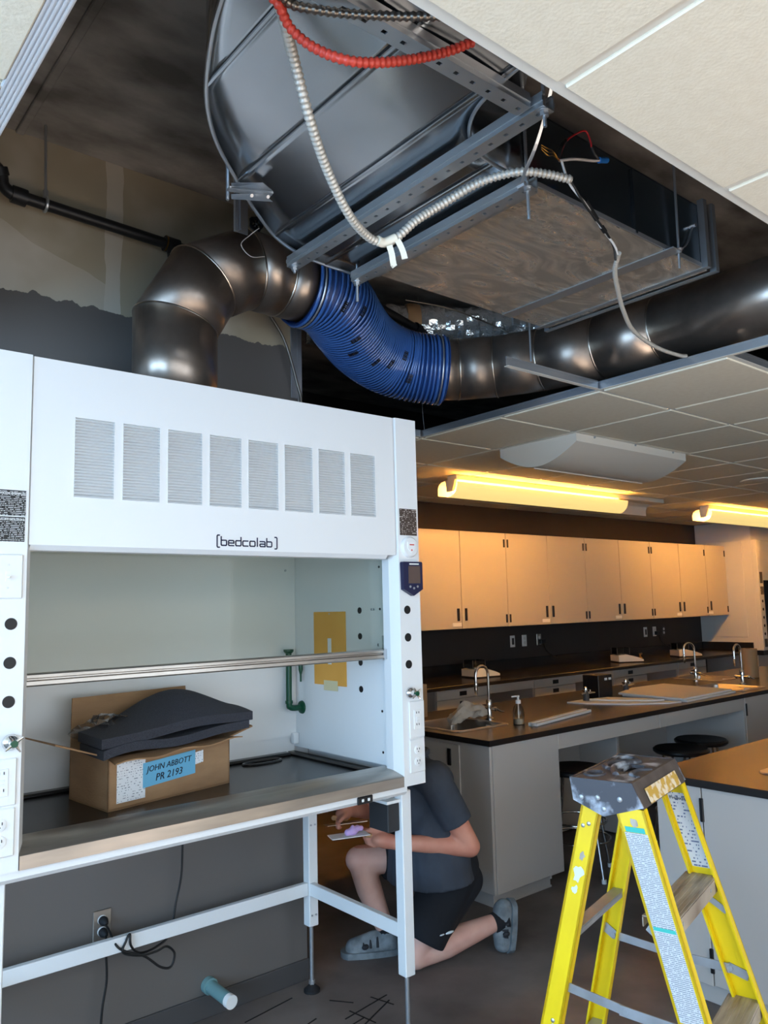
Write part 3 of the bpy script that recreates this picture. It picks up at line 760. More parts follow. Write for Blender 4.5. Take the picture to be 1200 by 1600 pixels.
sheet([A+Vector((0, 0, Zb+0.002)), A+U+Vector((0, 0, Zb+0.002)), A+U+D+Vector((0, 0, Zb+0.002)), A+D+Vector((0, 0, Zb+0.002))], 0.004).build('bottom', 'cardboard', bx, 0)
zt = Vector((0, 0, Zt))
sheet([A+D+zt, A+D+U+zt, A+D+U*0.98+zt+Vector((0.0, 0.016, 0.165)), A+D+U*0.02+zt+Vector((0.0, 0.02, 0.165))], 0.005).build('back_flap', 'cardboard', bx, 0)
sheet([A+zt, A+D+zt, A+D*0.93+zt+Vector((-0.155, 0.0, 0.055)), A+D*0.07+zt+Vector((-0.155, 0.0, 0.055))], 0.005).build('left_flap', 'cardboard', bx, 0)
sheet([A+U+zt, A+U+D+zt, A+U+D*0.9+zt+Vector((0.125, 0.02, 0.05)), A+U+D*0.1+zt+Vector((0.125, 0.02, 0.02))], 0.005).build('right_flap', 'cardboard', bx, 0)
ff = MB(); n = 14; rows = []
for j in range(4):
    rows.append([A+U*(i/n)*1.0+zt+Vector((0.02*j/3*(i/n), -0.020*j, -0.003*j+0.005*math.sin(i*1.1)*j/3+0.004*(i/n)*j)) for i in range(n+1)])
vs = [p for r in rows for p in r]; m1 = n+1
ff.add(vs+[p+Vector((0, 0, -0.004)) for p in vs], [(j*m1+i, j*m1+i+1, (j+1)*m1+i+1, (j+1)*m1+i) for j in range(3) for i in range(n)]
       + [(4*m1+j*m1+i, 4*m1+(j+1)*m1+i, 4*m1+(j+1)*m1+i+1, 4*m1+j*m1+i+1) for j in range(3) for i in range(n)]
       + [(3*m1+i, 3*m1+i+1, 4*m1+3*m1+i+1, 4*m1+3*m1+i) for i in range(n)])
ff.build('front_flap', 'cardboard', bx)
ud = U.normalized(); nf = Vector((ud.y, -ud.x, 0))
def onbox(u0, u1, z0, z1, name, m, off, sk=0.0):
    a = A+ud*u0+nf*off; b = A+ud*u1+nf*off
    return sheet([a+Vector((0, 0, z0)), b+Vector((0, 0, z0+sk)), b+Vector((0, 0, z1+sk)), a+Vector((0, 0, z1))], 0.0006).build(name, m, bx, 0)
onbox(0.03, 0.135, 0.975, 1.100, 'packing_slip', 'print_slip', 0.0010)
nt_ = onbox(0.125, 0.335, 1.005, 1.083, 'handwritten_note', 'blue_note', 0.0022, 0.012)
text_mesh('JOHN ABBOTT', 0.0265, A+ud*0.139+nf*0.0034+Vector((0, 0, 1.052)), ud+Vector((0, 0, 0.05)), (0, 0, 1), 'ink', nt_, 'handwriting', shear=0.2)
text_mesh('PR 2193', 0.032, A+ud*0.172+nf*0.0034+Vector((0, 0, 1.020)), ud+Vector((0, 0, 0.05)), (0, 0, 1), 'ink', nt_, 'handwriting', shear=0.2)
onbox(0.335, 0.37, 1.045, 1.085, 'small_label', 'print_slip', 0.0012, 0.004)
def foam(name, label, prof_top, th, x0, x1, y0, y1, tilt):
    nx, ny = 26, 10; vs = []
    for s in (0, 1):
        for j in range(ny+1):
            v = j/ny
            for i in range(nx+1):
                u = i/nx
                ex = 0.05*math.sin(math.pi*v)**0.5
                p = A+ud*(x0+(x1-x0)*u)+Vector((0, 1, 0))*(y0+(y1-y0)*v*(0.75+0.25*math.sin(math.pi*min(1, u*1.2))))+Vector((0, 0, prof_top(u, v)+(th if s else 0)))
                vs.append(p)
    k = nx+1; t = k*(ny+1); fs = []
    for j in range(ny):
        for i in range(nx):
            a = j*k+i; fs.append((a, a+k, a+k+1, a+1)); fs.append((t+a, t+a+1, t+a+k+1, t+a+k))
    for i in range(nx):
        fs.append((i, i+1, t+i+1, t+i)); b = ny*k+i; fs.append((b, t+b, t+b+1, b+1))
    for j in range(ny):
        a = j*k; fs.append((a, t+a, t+a+k, a+k)); b = j*k+nx; fs.append((b, b+k, t+b+k, t+b))
    o = MB().add(vs, fs).build(name, 'foam', None, 50)
    return tag(o, label, 'foam sheet', None)
foam('foam_sheet', 'lower dark grey foam sheet lying flat across the open cardboard box', lambda u, v: 1.122+0.012*(1-u)*math.sin(u*9)+0.022*u, 0.028, -0.035, 0.555, -0.045, 0.24, 0)
foam('foam_sheet', 'upper dark grey foam sheet bulging over the open cardboard box', lambda u, v: 1.155+0.012*u+0.098*math.exp(-((u-0.60)/0.30)**2)*math.sin(math.pi*(0.05+0.62*v)), 0.030, -0.04, 0.575, -0.04, 0.245, 0)
# crumpled clear bag tucked into the box
bg_ = MB(); rnd = random.Random(3); nu, nv = 22, 12; vs = []
for j in range(nv+1):
    for i in range(nu):
        a = 2*math.pi*i/nu; h = j/nv
        rr = (0.045+0.02*math.sin(3*a+2*h*5)+rnd.uniform(-0.011, 0.011))*math.sin(math.pi*(0.12+0.8*h))**0.6
        vs.append(Vector((1.005+1.7*rr*math.cos(a), 2.70+rr*math.sin(a), 1.135+0.095*h+rnd.uniform(-0.006, 0.006))))
fs = [(j*nu+i, j*nu+(i+1) % nu, (j+1)*nu+(i+1) % nu, (j+1)*nu+i) for j in range(nv) for i in range(nu)]+[tuple(reversed(range(nu))), tuple(range(nv*nu, nv*nu+nu))]
bg_.add(vs, fs); tag(bg_.build('plastic_bag', 'poly_bag', None, 25), 'crumpled clear plastic bag tucked behind the foam in the cardboard box', 'plastic bag')

# ================================================================== wall outlet, cords, drain stub under the hood
ol = thing('wall_outlet', 'steel wall outlet with two black plugs under the fume hood', 'outlet', (1.112, 2.997, 0.40))
MB().box(1.080, 1.146, 2.994, 3.001, 0.396, 0.502, 0.002).build('cover_plate', 'steel', ol)
for zc in (0.468, 0.428):
    MB().lathe([(0.0165, 0), (0.0165, 0.004)], (1.112, 2.994, zc), (0, -1, 0), 18).build('receptacle', 'paper', ol)
def cord(name, pts, label, plug, group=None):
    t = thing(name, label, 'cord', pts[0], group)
    MB().tube(smoothpath(pts, 8), 0.0042, 8).build('cable', 'wire_black', t)
    if plug: MB().lathe([(0.0155, 0), (0.0165, 0.012), (0.010, 0.028), (0.005, 0.034)], plug, (0.1, -1, -0.15), 14).build('plug', 'black_rubber', t)
cord('power_cord', [(1.112, 2.962, 0.462), (1.112, 2.93, 0.452), (1.117, 2.875, 0.417), (1.148, 2.868, 0.388), (1.219, 2.866, 0.352), (1.279, 2.866, 0.299), (1.319, 2.866, 0.288), (1.333, 2.866, 0.33), (1.303, 2.866, 0.362), (1.262, 2.864, 0.357), (1.203, 2.864, 0.36), (1.141, 2.866, 0.386), (1.15, 2.866, 0.42), (1.165, 2.868, 0.44), (1.17, 2.868, 0.40), (1.22, 2.91, 0.35), (1.29, 2.93, 0.345), (1.35, 2.94, 0.375), (1.377, 2.95, 0.475), (1.397, 2.95, 0.563), (1.402, 2.95, 0.665), (1.400, 2.94, 0.90)],
     'looped black power cord running from the wall outlet up behind the fume hood', (1.112, 2.990, 0.468))
cord('power_cord', [(1.112, 2.962, 0.424), (1.110, 2.945, 0.415), (1.106, 2.94, 0.392), (1.112, 2.94, 0.284), (1.098, 2.94, 0.192), (1.092, 2.94, 0.1), (1.085, 2.93, 0.008), (1.05, 2.85, 0.005)],
     'black power cord hanging straight down from the wall outlet to the floor', (1.112, 2.990, 0.428))
sb = thing('drain_stub', 'short grey-green drain pipe stub with a taped end sticking out of the wall', 'pipe', (1.54, 3.0, 0.1))
MB().cyl((1.535, 2.999, 0.118), (1.545, 2.83, 0.108), 0.024, 20).build('pipe', 'stub_pvc', sb)
MB().cyl((1.535, 2.999, 0.118), (1.536, 2.975, 0.117), 0.031, 20).build('collar', 'stub_pvc', sb)
MB().cyl((1.5435, 2.850, 0.109), (1.5455, 2.826, 0.1078), 0.0252, 20).build('taped_end', 'paper', sb)
# ================================================================== ducts above the opening
def gore_duct(root, pts, r, m, names, bead=True, seg=40, bm_='seam_bead'):
    P = [Vector(p) for p in pts]; n = len(P)
    dirs = [(P[i+1]-P[i]).normalized() for i in range(n-1)]
    x = dirs[0].orthogonal().normalized(); fr = [x]
    for i in range(1, n-1):
        q = dirs[i-1].rotation_difference(dirs[i]); x = q @ x; fr.append(x)
    def ring(i, s):   # ring of segment s at vertex i
        d = dirs[s]; x = fr[s]; y = d.cross(x)
        nb = d if i == 0 or i == n-1 else (dirs[i-1]+dirs[i]).normalized()
        out = []
        for k in range(seg):
            a = 2*math.pi*k/seg; p = P[i]+(x*math.cos(a)+y*math.sin(a))*r
            t = (P[i]-p).dot(nb)/d.dot(nb); out.append(p+d*t)
        return out
    for s in range(n-1):
        a, b = ring(s, s), ring(s+1, s)
        fs = [(k, (k+1) % seg, seg+(k+1) % seg, seg+k) for k in range(seg)]
        o = MB().add(a+b, fs).build(names[min(s, len(names)-1)], m, root, 60)
        md = o.modifiers.new('t', 'SOLIDIFY'); md.thickness = 0.002; md.offset = -1
        if bead and s < n-2:
            MB().tube(ring(s+1, s), 0.0035, 6, closed=True).build('seam_weld', bm_, o, 60)
R0 = 0.1525
dt = thing('exhaust_duct', 'dark steel exhaust duct elbow rising from the top of the fume hood', 'duct', (1.22, 2.65, 2.276))
cx, cz, RR = 1.22+0.40, 2.914-0.40, 0.40
ps = [(1.22, 2.65, 2.277)]
for a in (15, 45, 75):
    an = math.radians(180-a); rp = RR/math.cos(math.radians(15)); ps.append((cx+rp*math.cos(an), 2.65, cz+rp*math.sin(an)))
ps += [(1.665, 2.65, 2.914), (1.80, 2.65, 2.914)]
gore_duct(dt, ps, R0, 'duct_steel', ['duct_riser', 'duct_gore', 'duct_gore', 'duct_gore', 'duct_collar'])
MB().tube([(1.805, 2.65+(R0-0.002)*math.cos(2*math.pi*k/40), 2.914+(R0-0.002)*math.sin(2*math.pi*k/40)) for k in range(40)], 0.005, 6, closed=True).build('rolled_edge', 'seam_bead', dt, 60)
# blue corrugated hose
hs = thing('flexible_hose', 'blue corrugated flexible hose joining the two steel ducts', 'hose', (2.2, 2.8, 2.67))
hp = resample(smoothpath([(1.76, 2.65, 2.914), (1.86, 2.652, 2.912), (1.98, 2.69, 2.895), (2.12, 2.78, 2.862), (2.27, 2.865, 2.828), (2.42, 2.905, 2.795), (2.54, 2.885, 2.768), (2.635, 2.835, 2.752), (2.725, 2.78, 2.745)], 16), 0.0035)
n = len(hp); per = 5
MB().tube(hp, [R0+0.012+0.004*math.cos(2*math.pi*i/per) for i in range(n)], 36, caps=False).build('hose_wall', 'blue_hose', hs, 60)
# spiral wire wound around it
tg = [(hp[min(i+1, n-1)]-hp[max(i-1, 0)]).normalized() for i in range(n)]
x = tg[0].orthogonal().normalized(); fx = []
for i in range(n):
    x = (x-tg[i]*x.dot(tg[i])).normalized(); fx.append(x.copy())
turns = 46; coil = []
i0, i1 = int(n*0.06), int(n*0.94); N = turns*30
for k in range(N+1):
    t = i0+(i1-i0)*k/N; i = int(t); f = t-i; j = min(i+1, n-1)
    c = hp[i].lerp(hp[j], f); a = 2*math.pi*k/30; y = tg[i].cross(fx[i])
    coil.append(c+(fx[i]*math.cos(a)+y*math.sin(a))*(R0+0.018))
MB().tube(coil, 0.0055, 6).build('spiral_rib', 'blue_coil', hs, 60)
for t in (0.035, 0.965):
    i = int(n*t); y = tg[i].cross(fx[i]); b = MB()
    for off in (-0.018, 0.018):
        b.tube([hp[i]+tg[i]*off+(fx[i]*math.cos(2*math.pi*k/40)+y*math.sin(2*math.pi*k/40))*(R0+0.0195) for k in range(40)], 0.007, 6, closed=True)
    o = b.build('hose_cuff', 'blue_coil', hs, 60)
    MB().tube([hp[i]+(fx[i]*math.cos(2*math.pi*k/40)+y*math.sin(2*math.pi*k/40))*(R0+0.0205) for k in range(40)], 0.0045, 6, closed=True).build('hose_clamp', 'zinc', hs, 60)
# printed marks in a line along the hose
tocam = Vector((0, 0, 1.57))
for t in (0.12, 0.2, 0.28, 0.36, 0.5, 0.6, 0.7, 0.8):
    i = int(n*t); y = tg[i].cross(fx[i]); v = (tocam-hp[i]).normalized(); b = MB()
    u = (v-tg[i]*v.dot(tg[i])).normalized(); s = tg[i].cross(u)
    for q in (-3, -2, -1, 0, 1, 2):
        an = 0.35*math.sin(i*0.7)+q*0.045; dd = u*math.cos(an)+s*math.sin(an)
        b.bar(hp[i]+dd*(R0+0.0235)+tg[i]*-0.012, hp[i]+dd*(R0+0.0235)+tg[i]*0.012, 0.004 if q % 2 else 0.007, 0.0015, upv=dd)
    b.build('printed_mark', 'black_plastic', hs, 0)
# right-hand steel duct run
d2 = thing('exhaust_duct', 'long dark steel round duct running over the ceiling bar to the blue hose', 'duct', (3.13, 1.8, 2.60))
gore_duct(d2, [(2.665, 2.817, 2.747), (2.78, 2.735, 2.747), (2.91, 2.60, 2.750), (3.025, 2.39, 2.754), (3.105, 2.10, 2.757), (3.13, 1.80, 2.757), (3.13, 0.9, 2.757), (3.13, -0.6, 2.757)], R0, 'duct_steel',
          ['duct_collar', 'duct_gore', 'duct_gore', 'duct_gore', 'duct_gore', 'duct_pipe', 'duct_pipe'])
# ---- galvanised radius elbow and rectangular box
ge = thing('galvanised_duct', 'large flat galvanised elbow duct with a curved edge hung on strut channels', 'duct', (1.1, 1.6, 2.74))
ZB, ZT = 2.74, 2.985
outer = smoothpath([(0.58, 0.3, 0), (0.60, 0.80, 0), (0.628, 1.08, 0), (0.669, 1.261, 0), (0.71, 1.385, 0), (0.78, 1.54, 0), (0.872, 1.674, 0), (0.99, 1.794, 0), (1.141, 1.933, 0), (1.28, 2.04, 0), (1.414, 2.095, 0), (1.52, 2.11, 0), (1.655, 2.112, 0)], 6)
inner = smoothpath([(1.268, 0.3, 0), (1.27, 0.9, 0), (1.283, 1.10, 0), (1.32, 1.22, 0), (1.40, 1.30, 0), (1.50, 1.33, 0), (1.655, 1.335, 0)], 6)
def yat(cv, X):
    for a, b in zip(cv[:-1], cv[1:]):
        if min(a.x, b.x) <= X <= max(a.x, b.x) and abs(b.x-a.x) > 1e-9: return a.y+(b.y-a.y)*(X-a.x)/(b.x-a.x)
    return cv[0].y if X < cv[0].x else cv[-1].y
seams = [0.585, 0.763, 1.015, 1.268, 1.515, 1.655]
for a, b in zip(seams[:-1], seams[1:]):
    k = 14; xs_ = [a+0.001+(b-a-0.002)*i/k for i in range(k+1)]
    lo = [(X, 0.3 if X <= 1.268 else yat(inner, X)) for X in xs_]; hi = [(X, yat(outer, X)) for X in xs_]
    b_ = MB(); vs = []; ny = 12
    for i in range(k+1):
        for j in range(ny+1):
            t = j/ny; vs.append((xs_[i], lo[i][1]+(hi[i][1]-lo[i][1])*t, ZB+0.004*math.sin(math.pi*i/k)))
    b_.add(vs, [(i*(ny+1)+j, (i+1)*(ny+1)+j, (i+1)*(ny+1)+j+1, i*(ny+1)+j+1) for i in range(k) for j in range(ny)])
    o = b_.build('bottom_sheet', 'galv', ge, 60)
    o.modifiers.new('t', 'SOLIDIFY').thickness = 0.002
for X in seams[1:-1]:
    MB().bar((X, 0.3 if X <= 1.268 else yat(inner, X), ZB-0.001), (X, yat(outer, X)-0.002, ZB-0.001), 0.010, 0.007, b=0.002).build('sheet_seam', 'galv', ge)
def wallstrip(cv, name, m, th):
    k = len(cv); o = MB().add([(p.x, p.y, ZB) for p in cv]+[(p.x, p.y, ZT) for p in cv], [(i, i+1, k+i+1, k+i) for i in range(k-1)]).build(name, m, ge, 60)
    o.modifiers.new('t', 'SOLIDIFY').thickness = th
wallstrip(outer, 'heel_sheet', 'galv', 0.002); wallstrip(inner, 'throat_sheet', 'galv', 0.002)
MB().tube([(p.x, p.y, ZB-0.002) for p in outer], 0.0055, 6).build('heel_flange', 'zinc', ge, 60)
MB().tube([(p.x, p.y, ZB-0.002) for p in inner], 0.005, 6).build('throat_flange', 'zinc', ge, 60)
k = len(outer)
MB().add([(0.585+0.01, 0.3, ZT), (1.268, 0.3, ZT), (1.27, 0.9, ZT), (1.655, 1.335, ZT), (1.655, 2.11, ZT), (1.28, 2.04, ZT), (0.872, 1.674, ZT), (0.63, 1.08, ZT)], [tuple(range(8))]).build('top_sheet', 'galv', ge, 0)
gb = thing('galvanised_box_duct', 'rectangular galvanised box duct with a hand-smeared underside', 'duct', (2.15, 1.7, 2.74))
MB().box(1.658, 2.64, 1.335, 2.06, 2.735, 2.739).build('bottom_sheet', 'galv_smeared', gb, 0)
MB().box(1.658, 2.64, 1.333, 1.337, 2.74, 2.965).build('near_sheet', 'galv', gb, 0)
MB().box(1.658, 2.64, 2.056, 2.06, 2.74, 2.965).build('far_sheet', 'galv', gb, 0)
MB().box(1.658, 2.64, 1.333, 2.06, 2.966, 2.97).build('top_sheet', 'galv', gb, 0)
MB().box(1.660, 1.705, 1.338, 2.054, 2.722, 2.7345).box(1.660, 1.664, 1.338, 2.054, 2.70, 2.7345).build('flange_angle', 'strut', gb, 0)
for Xf in (2.60, 2.66):
    b = MB(); b.box(Xf-0.004, Xf+0.018, 1.308, 2.085, 2.7315, 2.7345).box(Xf-0.004, Xf+0.018, 1.308, 1.332, 2.7345, 2.985).box(Xf-0.004, Xf+0.018, 2.061, 2.085, 2.7345, 2.985)
    b.build('end_flange', 'strut', gb, 0)
MB().box(2.645, 2.655, 1.34, 2.055, 2.74, 2.965).build('end_sheet', 'galv', gb, 0)
for y in (1.5, 1.75, 1.98): MB().cyl((1.683, y, 2.7225), (1.683, y, 2.716), 0.006, 6).build('bolt', 'zinc', gb)
MB().box(1.70, 2.62, 1.328, 1.333, 2.735, 2.75).build('lower_seam', 'zinc', gb, 0)
MB().box(2.18, 2.19, 1.325, 1.333, 2.74, 2.96).build('standing_seam', 'galv', gb, 0)
MB().box(2.355, 2.41, 1.30, 2.058, 2.7295, 2.7345, 0.001).build('stiffener', 'strut', gb, 0)
# ---- strut channels and rods
def strut(name, p0, p1, label, slots=True, sm_='strut'):
    p0 = Vector(p0); p1 = Vector(p1); d = (p1-p0).normalized(); s = Vector((0, 0, 1)).cross(d).normalized()
    t = thing(name, label, 'strut channel', p0, 'strut channels hanging the galvanised duct')
    w, h, th = 0.041, 0.036, 0.0028; Ln = (p1-p0).length
    cb = MB()
    for sg in (-1, 1):
        prof = [(sg*w/2, 0), (sg*w/2, h), (sg*(w/2-0.010), h), (sg*(w/2-0.010), h-0.006), (sg*(w/2-th), h-0.006), (sg*(w/2-th), 0)]
        k = len(prof); vs = [p0+s*u+Vector((0, 0, v)) for u, v in prof]+[p1+s*u+Vector((0, 0, v)) for u, v in prof]
        cb.add(vs, [tuple(range(k)), tuple(reversed(range(k, 2*k)))]+[(i, (i+1) % k, k+(i+1) % k, k+i) for i in range(k)])
    kk = int(Ln/0.05) if slots else 0
    pw = slab_with_holes(0, Ln, -w/2+th, w/2-th, [(0.024+i*0.05, 0.036+i*0.05, -0.0045, 0.0045) for i in range(kk) if 0.036+i*0.05 < Ln], 0.0, th)
    cb.add([p0+d*q[0]+s*q[1]+Vector((0, 0, q[2])) for q in pw.v], pw.f)
    cb.build('channel', sm_, t, 0)
    for sgn in (-1, 1):
        MB().bar(p0+s*sgn*(w/2+0.0015)+Vector((0, 0, h*0.5)), p1+s*sgn*(w/2+0.0015)+Vector((0, 0, h*0.5)), 0.012, 0.003, upv=s*sgn).build('channel_rib', sm_, t, 0)
    return t
strut('strut_channel', (1.388, 1.045, 2.694), (1.388, 2.12, 2.694), 'longest strut channel crossing under the curved galvanised duct')
strut('strut_channel', (1.625, 1.29, 2.690), (1.625, 2.08, 2.690), 'strut channel below the joint of elbow duct and box duct')
strut('strut_channel', (0.56, 1.095, 2.700), (1.36, 1.095, 2.700), 'perforated strut channel beside the near edge of the ceiling opening', True)
strut('strut_channel', (0.56, 0.962, 2.700), (1.42, 0.962, 2.700), 'strut channel tucked closest to the edge of the ceiling tiles', True)
def rod(p0, p1, label, nuts=(), r=0.005):
    t = thing('threaded_rod', label, 'threaded rod', p0, 'threaded hanger rods')
    p0 = Vector(p0); p1 = Vector(p1); d = p1-p0; k = max(4, int(d.length/0.004))
    MB().tube([p0+d*i/k for i in range(k+1)], [r*(1 if i % 2 else 0.86) for i in range(k+1)], 8).build('rod', 'zinc', t, 60)
    for z in nuts:
        c = p0+d*((z-p0.z)/d.z)
        MB().cyl(c-Vector((0, 0, 0.005)), c+Vector((0, 0, 0.005)), 0.0105, 6).build('nut', 'zinc', t)
        MB().cyl(c+Vector((0, 0, 0.0052)), c+Vector((0, 0, 0.007)), 0.016, 14).build('washer', 'zinc', t)
rod((1.388, 2.104, 2.672), (1.388, 2.125, 3.38), 'threaded rod at the far end of the longest strut channel', (2.686,))
rod((1.388, 1.058, 2.655), (1.388, 1.058, 3.38), 'threaded rod where two strut channels cross near the ceiling edge', (2.686,))
rod((1.625, 2.073, 2.62), (1.625, 2.075, 3.38), 'threaded rod at the far end of the strut channel under the duct joint', (2.683,))
rod((1.615, 1.300, 2.60), (1.615, 1.302, 3.38), 'threaded rod at the near end of the strut channel under the duct joint', (2.683,))
rod((2.42, 1.318, 2.68), (2.40, 1.298, 3.38), 'threaded rod beside the smeared box duct', (2.74,))
rod((2.76, 2.25, 2.66), (2.76, 2.25, 3.38), 'threaded rod in front of the long round steel duct', ())
rod((2.845, 2.42, 2.90), (2.845, 2.42, 3.38), 'short threaded rod hanging above the round steel duct elbow', ())
# straps at the rod ends
for nm, pts, lb_ in (('hanger_strap', [(1.44, 1.06, 2.82), (1.475, 1.12, 2.76), (1.50, 1.18, 2.70), (1.53, 1.24, 2.675), (1.56, 1.275, 2.668)], 'bent zinc hanger strap by the dark throat of the elbow duct'),
                     ('hanger_strap', [(2.40, 1.32, 2.745), (2.46, 1.325, 2.765), (2.50, 1.325, 2.80), (2.54, 1.325, 2.87)], 'bent zinc hanger strap on the side of the box duct')):
    t = thing(nm, lb_, 'strap', pts[0]); b = MB(); p = smoothpath(pts, 5)
    for a, c in zip(p[:-1], p[1:]): b.bar(a, c+(c-a)*0.1, 0.008, 0.003, upv=(0, 0, 1))
    b.build('strap', 'zinc', t, 0)
    MB().cyl(Vector(pts[-1])-Vector((0, 0.012, 0)), Vector(pts[-1])+Vector((0, 0.012, 0)), 0.007, 6).build('bolt', 'zinc', t)
# ---- bright bracket on the duct edge, valve, sprinkler pipe
br = thing('strut_bracket', 'shiny folded zinc bracket at the curved edge of the galvanised duct', 'bracket', (1.04, 1.79, 2.71))
b0 = Vector((0.972, 1.790, 2.688)); b1 = Vector((1.088, 1.772, 2.710))
for dz_, tl, nm in ((0.022, 0.03, 'upper_wing'), (-0.010, -0.02, 'lower_wing')):
    MB().add([b0+Vector((0.01, 0, dz_)), b1+Vector((-0.02, 0, dz_)), b1+Vector((0, -0.02, dz_-0.026)), b0+Vector((0, -0.02, dz_-0.026)),
              b0+Vector((0.01, 0.003, dz_+0.002)), b1+Vector((-0.02, 0.003, dz_+0.002)), b1+Vector((0, -0.017, dz_-0.024)), b0+Vector((0, -0.017, dz_-0.024))],
             [(0, 1, 2, 3), (7, 6, 5, 4), (0, 4, 5, 1), (1, 5, 6, 2), (2, 6, 7, 3), (3, 7, 4, 0)]).build(nm, 'zinc', br, 0)
MB().bar(b0+Vector((-0.002, -0.004, 0.0)), b1+Vector((0.006, -0.004, -0.004)), 0.020, 0.006, upv=(0, 0, 1)).build('web', 'zinc', br, 0)
for t_ in (0.45, 0.85):
    c = b0.lerp(b1, t_)+Vector((0, -0.022, -0.022)); MB().cyl(c, c+Vector((0, -0.004, -0.003)), 0.005, 8).build('screw', 'zinc', br)
MB().cyl((0.982, 1.812, 2.672), (0.982, 1.815, 3.38), 0.005, 8).build('hanger_rod', 'zinc', br)
vs_ = thing('upright_strut', 'upright strut hanging behind the shiny bracket', 'strut channel', (1.27, 2.26, 2.80))
MB().box(1.262, 1.267, 2.24, 2.27, 2.845, 3.378).box(1.267, 1.305, 2.265, 2.27, 2.845, 3.378).build('channel', 'zinc', vs_, 0)
MB().box(1.248, 1.258, 2.25, 2.262, 2.84, 3.378).build('side_rail', 'zinc', vs_, 0)
vl = thing('stop_valve', 'black handwheel valve with brass body above the duct elbow', 'valve', (1.60, 2.84, 3.12))
c = Vector((1.641, 2.78, 3.195))
hw = MB().tube([c+Vector((0.026*math.cos(2*math.pi*k/24)*(1+0.12*math.cos(5*2*math.pi*k/24)), 0, 0.026*math.sin(2*math.pi*k/24)*(1+0.12*math.cos(5*2*math.pi*k/24)))) for k in range(24)], 0.007, 8, closed=True)
for k in range(5):
    a = 2*math.pi*k/5; hw.bar(c, c+Vector((0.024*math.cos(a), 0, 0.024*math.sin(a))), 0.006, 0.006)
hw.build('handwheel', 'pipe_black', vl)
MB().cyl(c+Vector((0, -0.004, 0)), c+Vector((0, 0.05, -0.012)), 0.006, 10).build('stem', 'zinc', vl)
MB().lathe([(0.016, 0), (0.020, 0.01), (0.020, 0.035), (0.014, 0.045)], c+Vector((-0.03, 0.055, -0.04)), (0.7, 0, 0.5), 14).build('body', 'brass', vl)
MB().tube(smoothpath([c+Vector((-0.03, 0.055, -0.04)), c+Vector((-0.05, 0.08, -0.06)), c+Vector((-0.05, 0.10, -0.12))], 6), 0.010, 10).build('pipe', 'zinc', vl)
sp = thing('sprinkler_pipe', 'black sprinkler pipe with fittings running along the bare drywall', 'pipe', (1.0, 2.9, 3.06))
MB().cyl((0.70, 2.9, 3.075), (1.60, 2.9, 3.043), 0.0215, 18).build('pipe', 'pipe_black', sp)
MB().tube(smoothpath([(0.735, 2.9, 3.073), (0.70, 2.9, 3.078), (0.675, 2.9, 3.10), (0.66, 2.89, 3.14), (0.60, 2.88, 3.155), (0.30, 2.86, 3.16), (-0.6, 2.86, 3.16)], 6), 0.0225, 16).build('offset_pipe', 'pipe_black', sp)
for p0, p1 in (((0.755, 2.9, 3.072), (0.705, 2.9, 3.075)), ((0.665, 2.893, 3.125), (0.655, 2.885, 3.15)), ((1.285, 2.9, 3.054), (1.345, 2.9, 3.052))):
    MB().cyl(p0, p1, 0.031, 18).build('fitting', 'pipe_black', sp)
MB().cyl((1.315, 2.9, 3.06), (1.315, 2.88, 3.0), 0.024, 14).cyl((1.315, 2.882, 3.005), (1.315, 2.874, 2.985), 0.012, 10).build('sprinkler_tee', 'pipe_black', sp)
MB().cyl((1.292, 2.9, 3.0545), (1.286, 2.9, 3.0548), 0.032, 18).build('coupling_ring', 'brass', sp)
MB().cyl((0.822, 2.9, 3.09), (0.815, 2.9, 3.38), 0.005, 8).build('hanger_rod', 'zinc', sp)
MB().tube([(0.822, 2.9+0.026*math.sin(2*math.pi*k/20), 3.071+0.026*math.cos(2*math.pi*k/20)) for k in range(20)], 0.006, 6, closed=True).cyl((0.822, 2.9, 3.09), (0.822, 2.9, 3.125), 0.010, 8).build('hanger_ring', 'zinc', sp)
# ---- foil-wrapped pipe in the dark beyond
fo = thing('foil_wrapped_pipe', 'crinkled foil-wrapped pipe in the dark above the blue hose', 'pipe', (3.0, 3.1, 2.98))
rnd = random.Random(5); fv = []; k1, k2 = 90, 26
for i in range(k1+1):
    for k in range(k2):
        a = 2*math.pi*k/k2; rr = 0.105+rnd.uniform(-0.013, 0.011); t_ = i/k1
        cx_, cy_ = 2.25+1.75*t_, 3.31-1.05*t_
        fv.append((cx_+0.515*rr*math.cos(a), cy_+0.857*rr*math.cos(a), 3.05+rr*math.sin(a)))
MB().add(fv, [(i*k2+k, i*k2+(k+1) % k2, (i+1)*k2+(k+1) % k2, (i+1)*k2+k) for i in range(k1) for k in range(k2)]).build('foil_jacket', 'foil', fo, 20)
MB().lathe([(0.112, 0), (0.118, 0.02), (0.118, 0.05), (0.112, 0.07)], (2.70, 3.04, 3.05), (0.857, -0.515, 0), 22).build('jacket_band', 'wood_tan', fo)
bp = thing('black_pipe', 'thin black pipe passing in front of the foil-wrapped pipe', 'pipe', (2.6, 3.06, 2.97))
MB().cyl((2.05, 2.84, 3.08), (2.74, 2.93, 2.985), 0.022, 14).build('pipe', 'pipe_black', bp)
MB().cyl((2.66, 2.9196, 2.996), (2.70, 2.9248, 2.9905), 0.030, 14).build('coupling', 'pipe_black', bp)

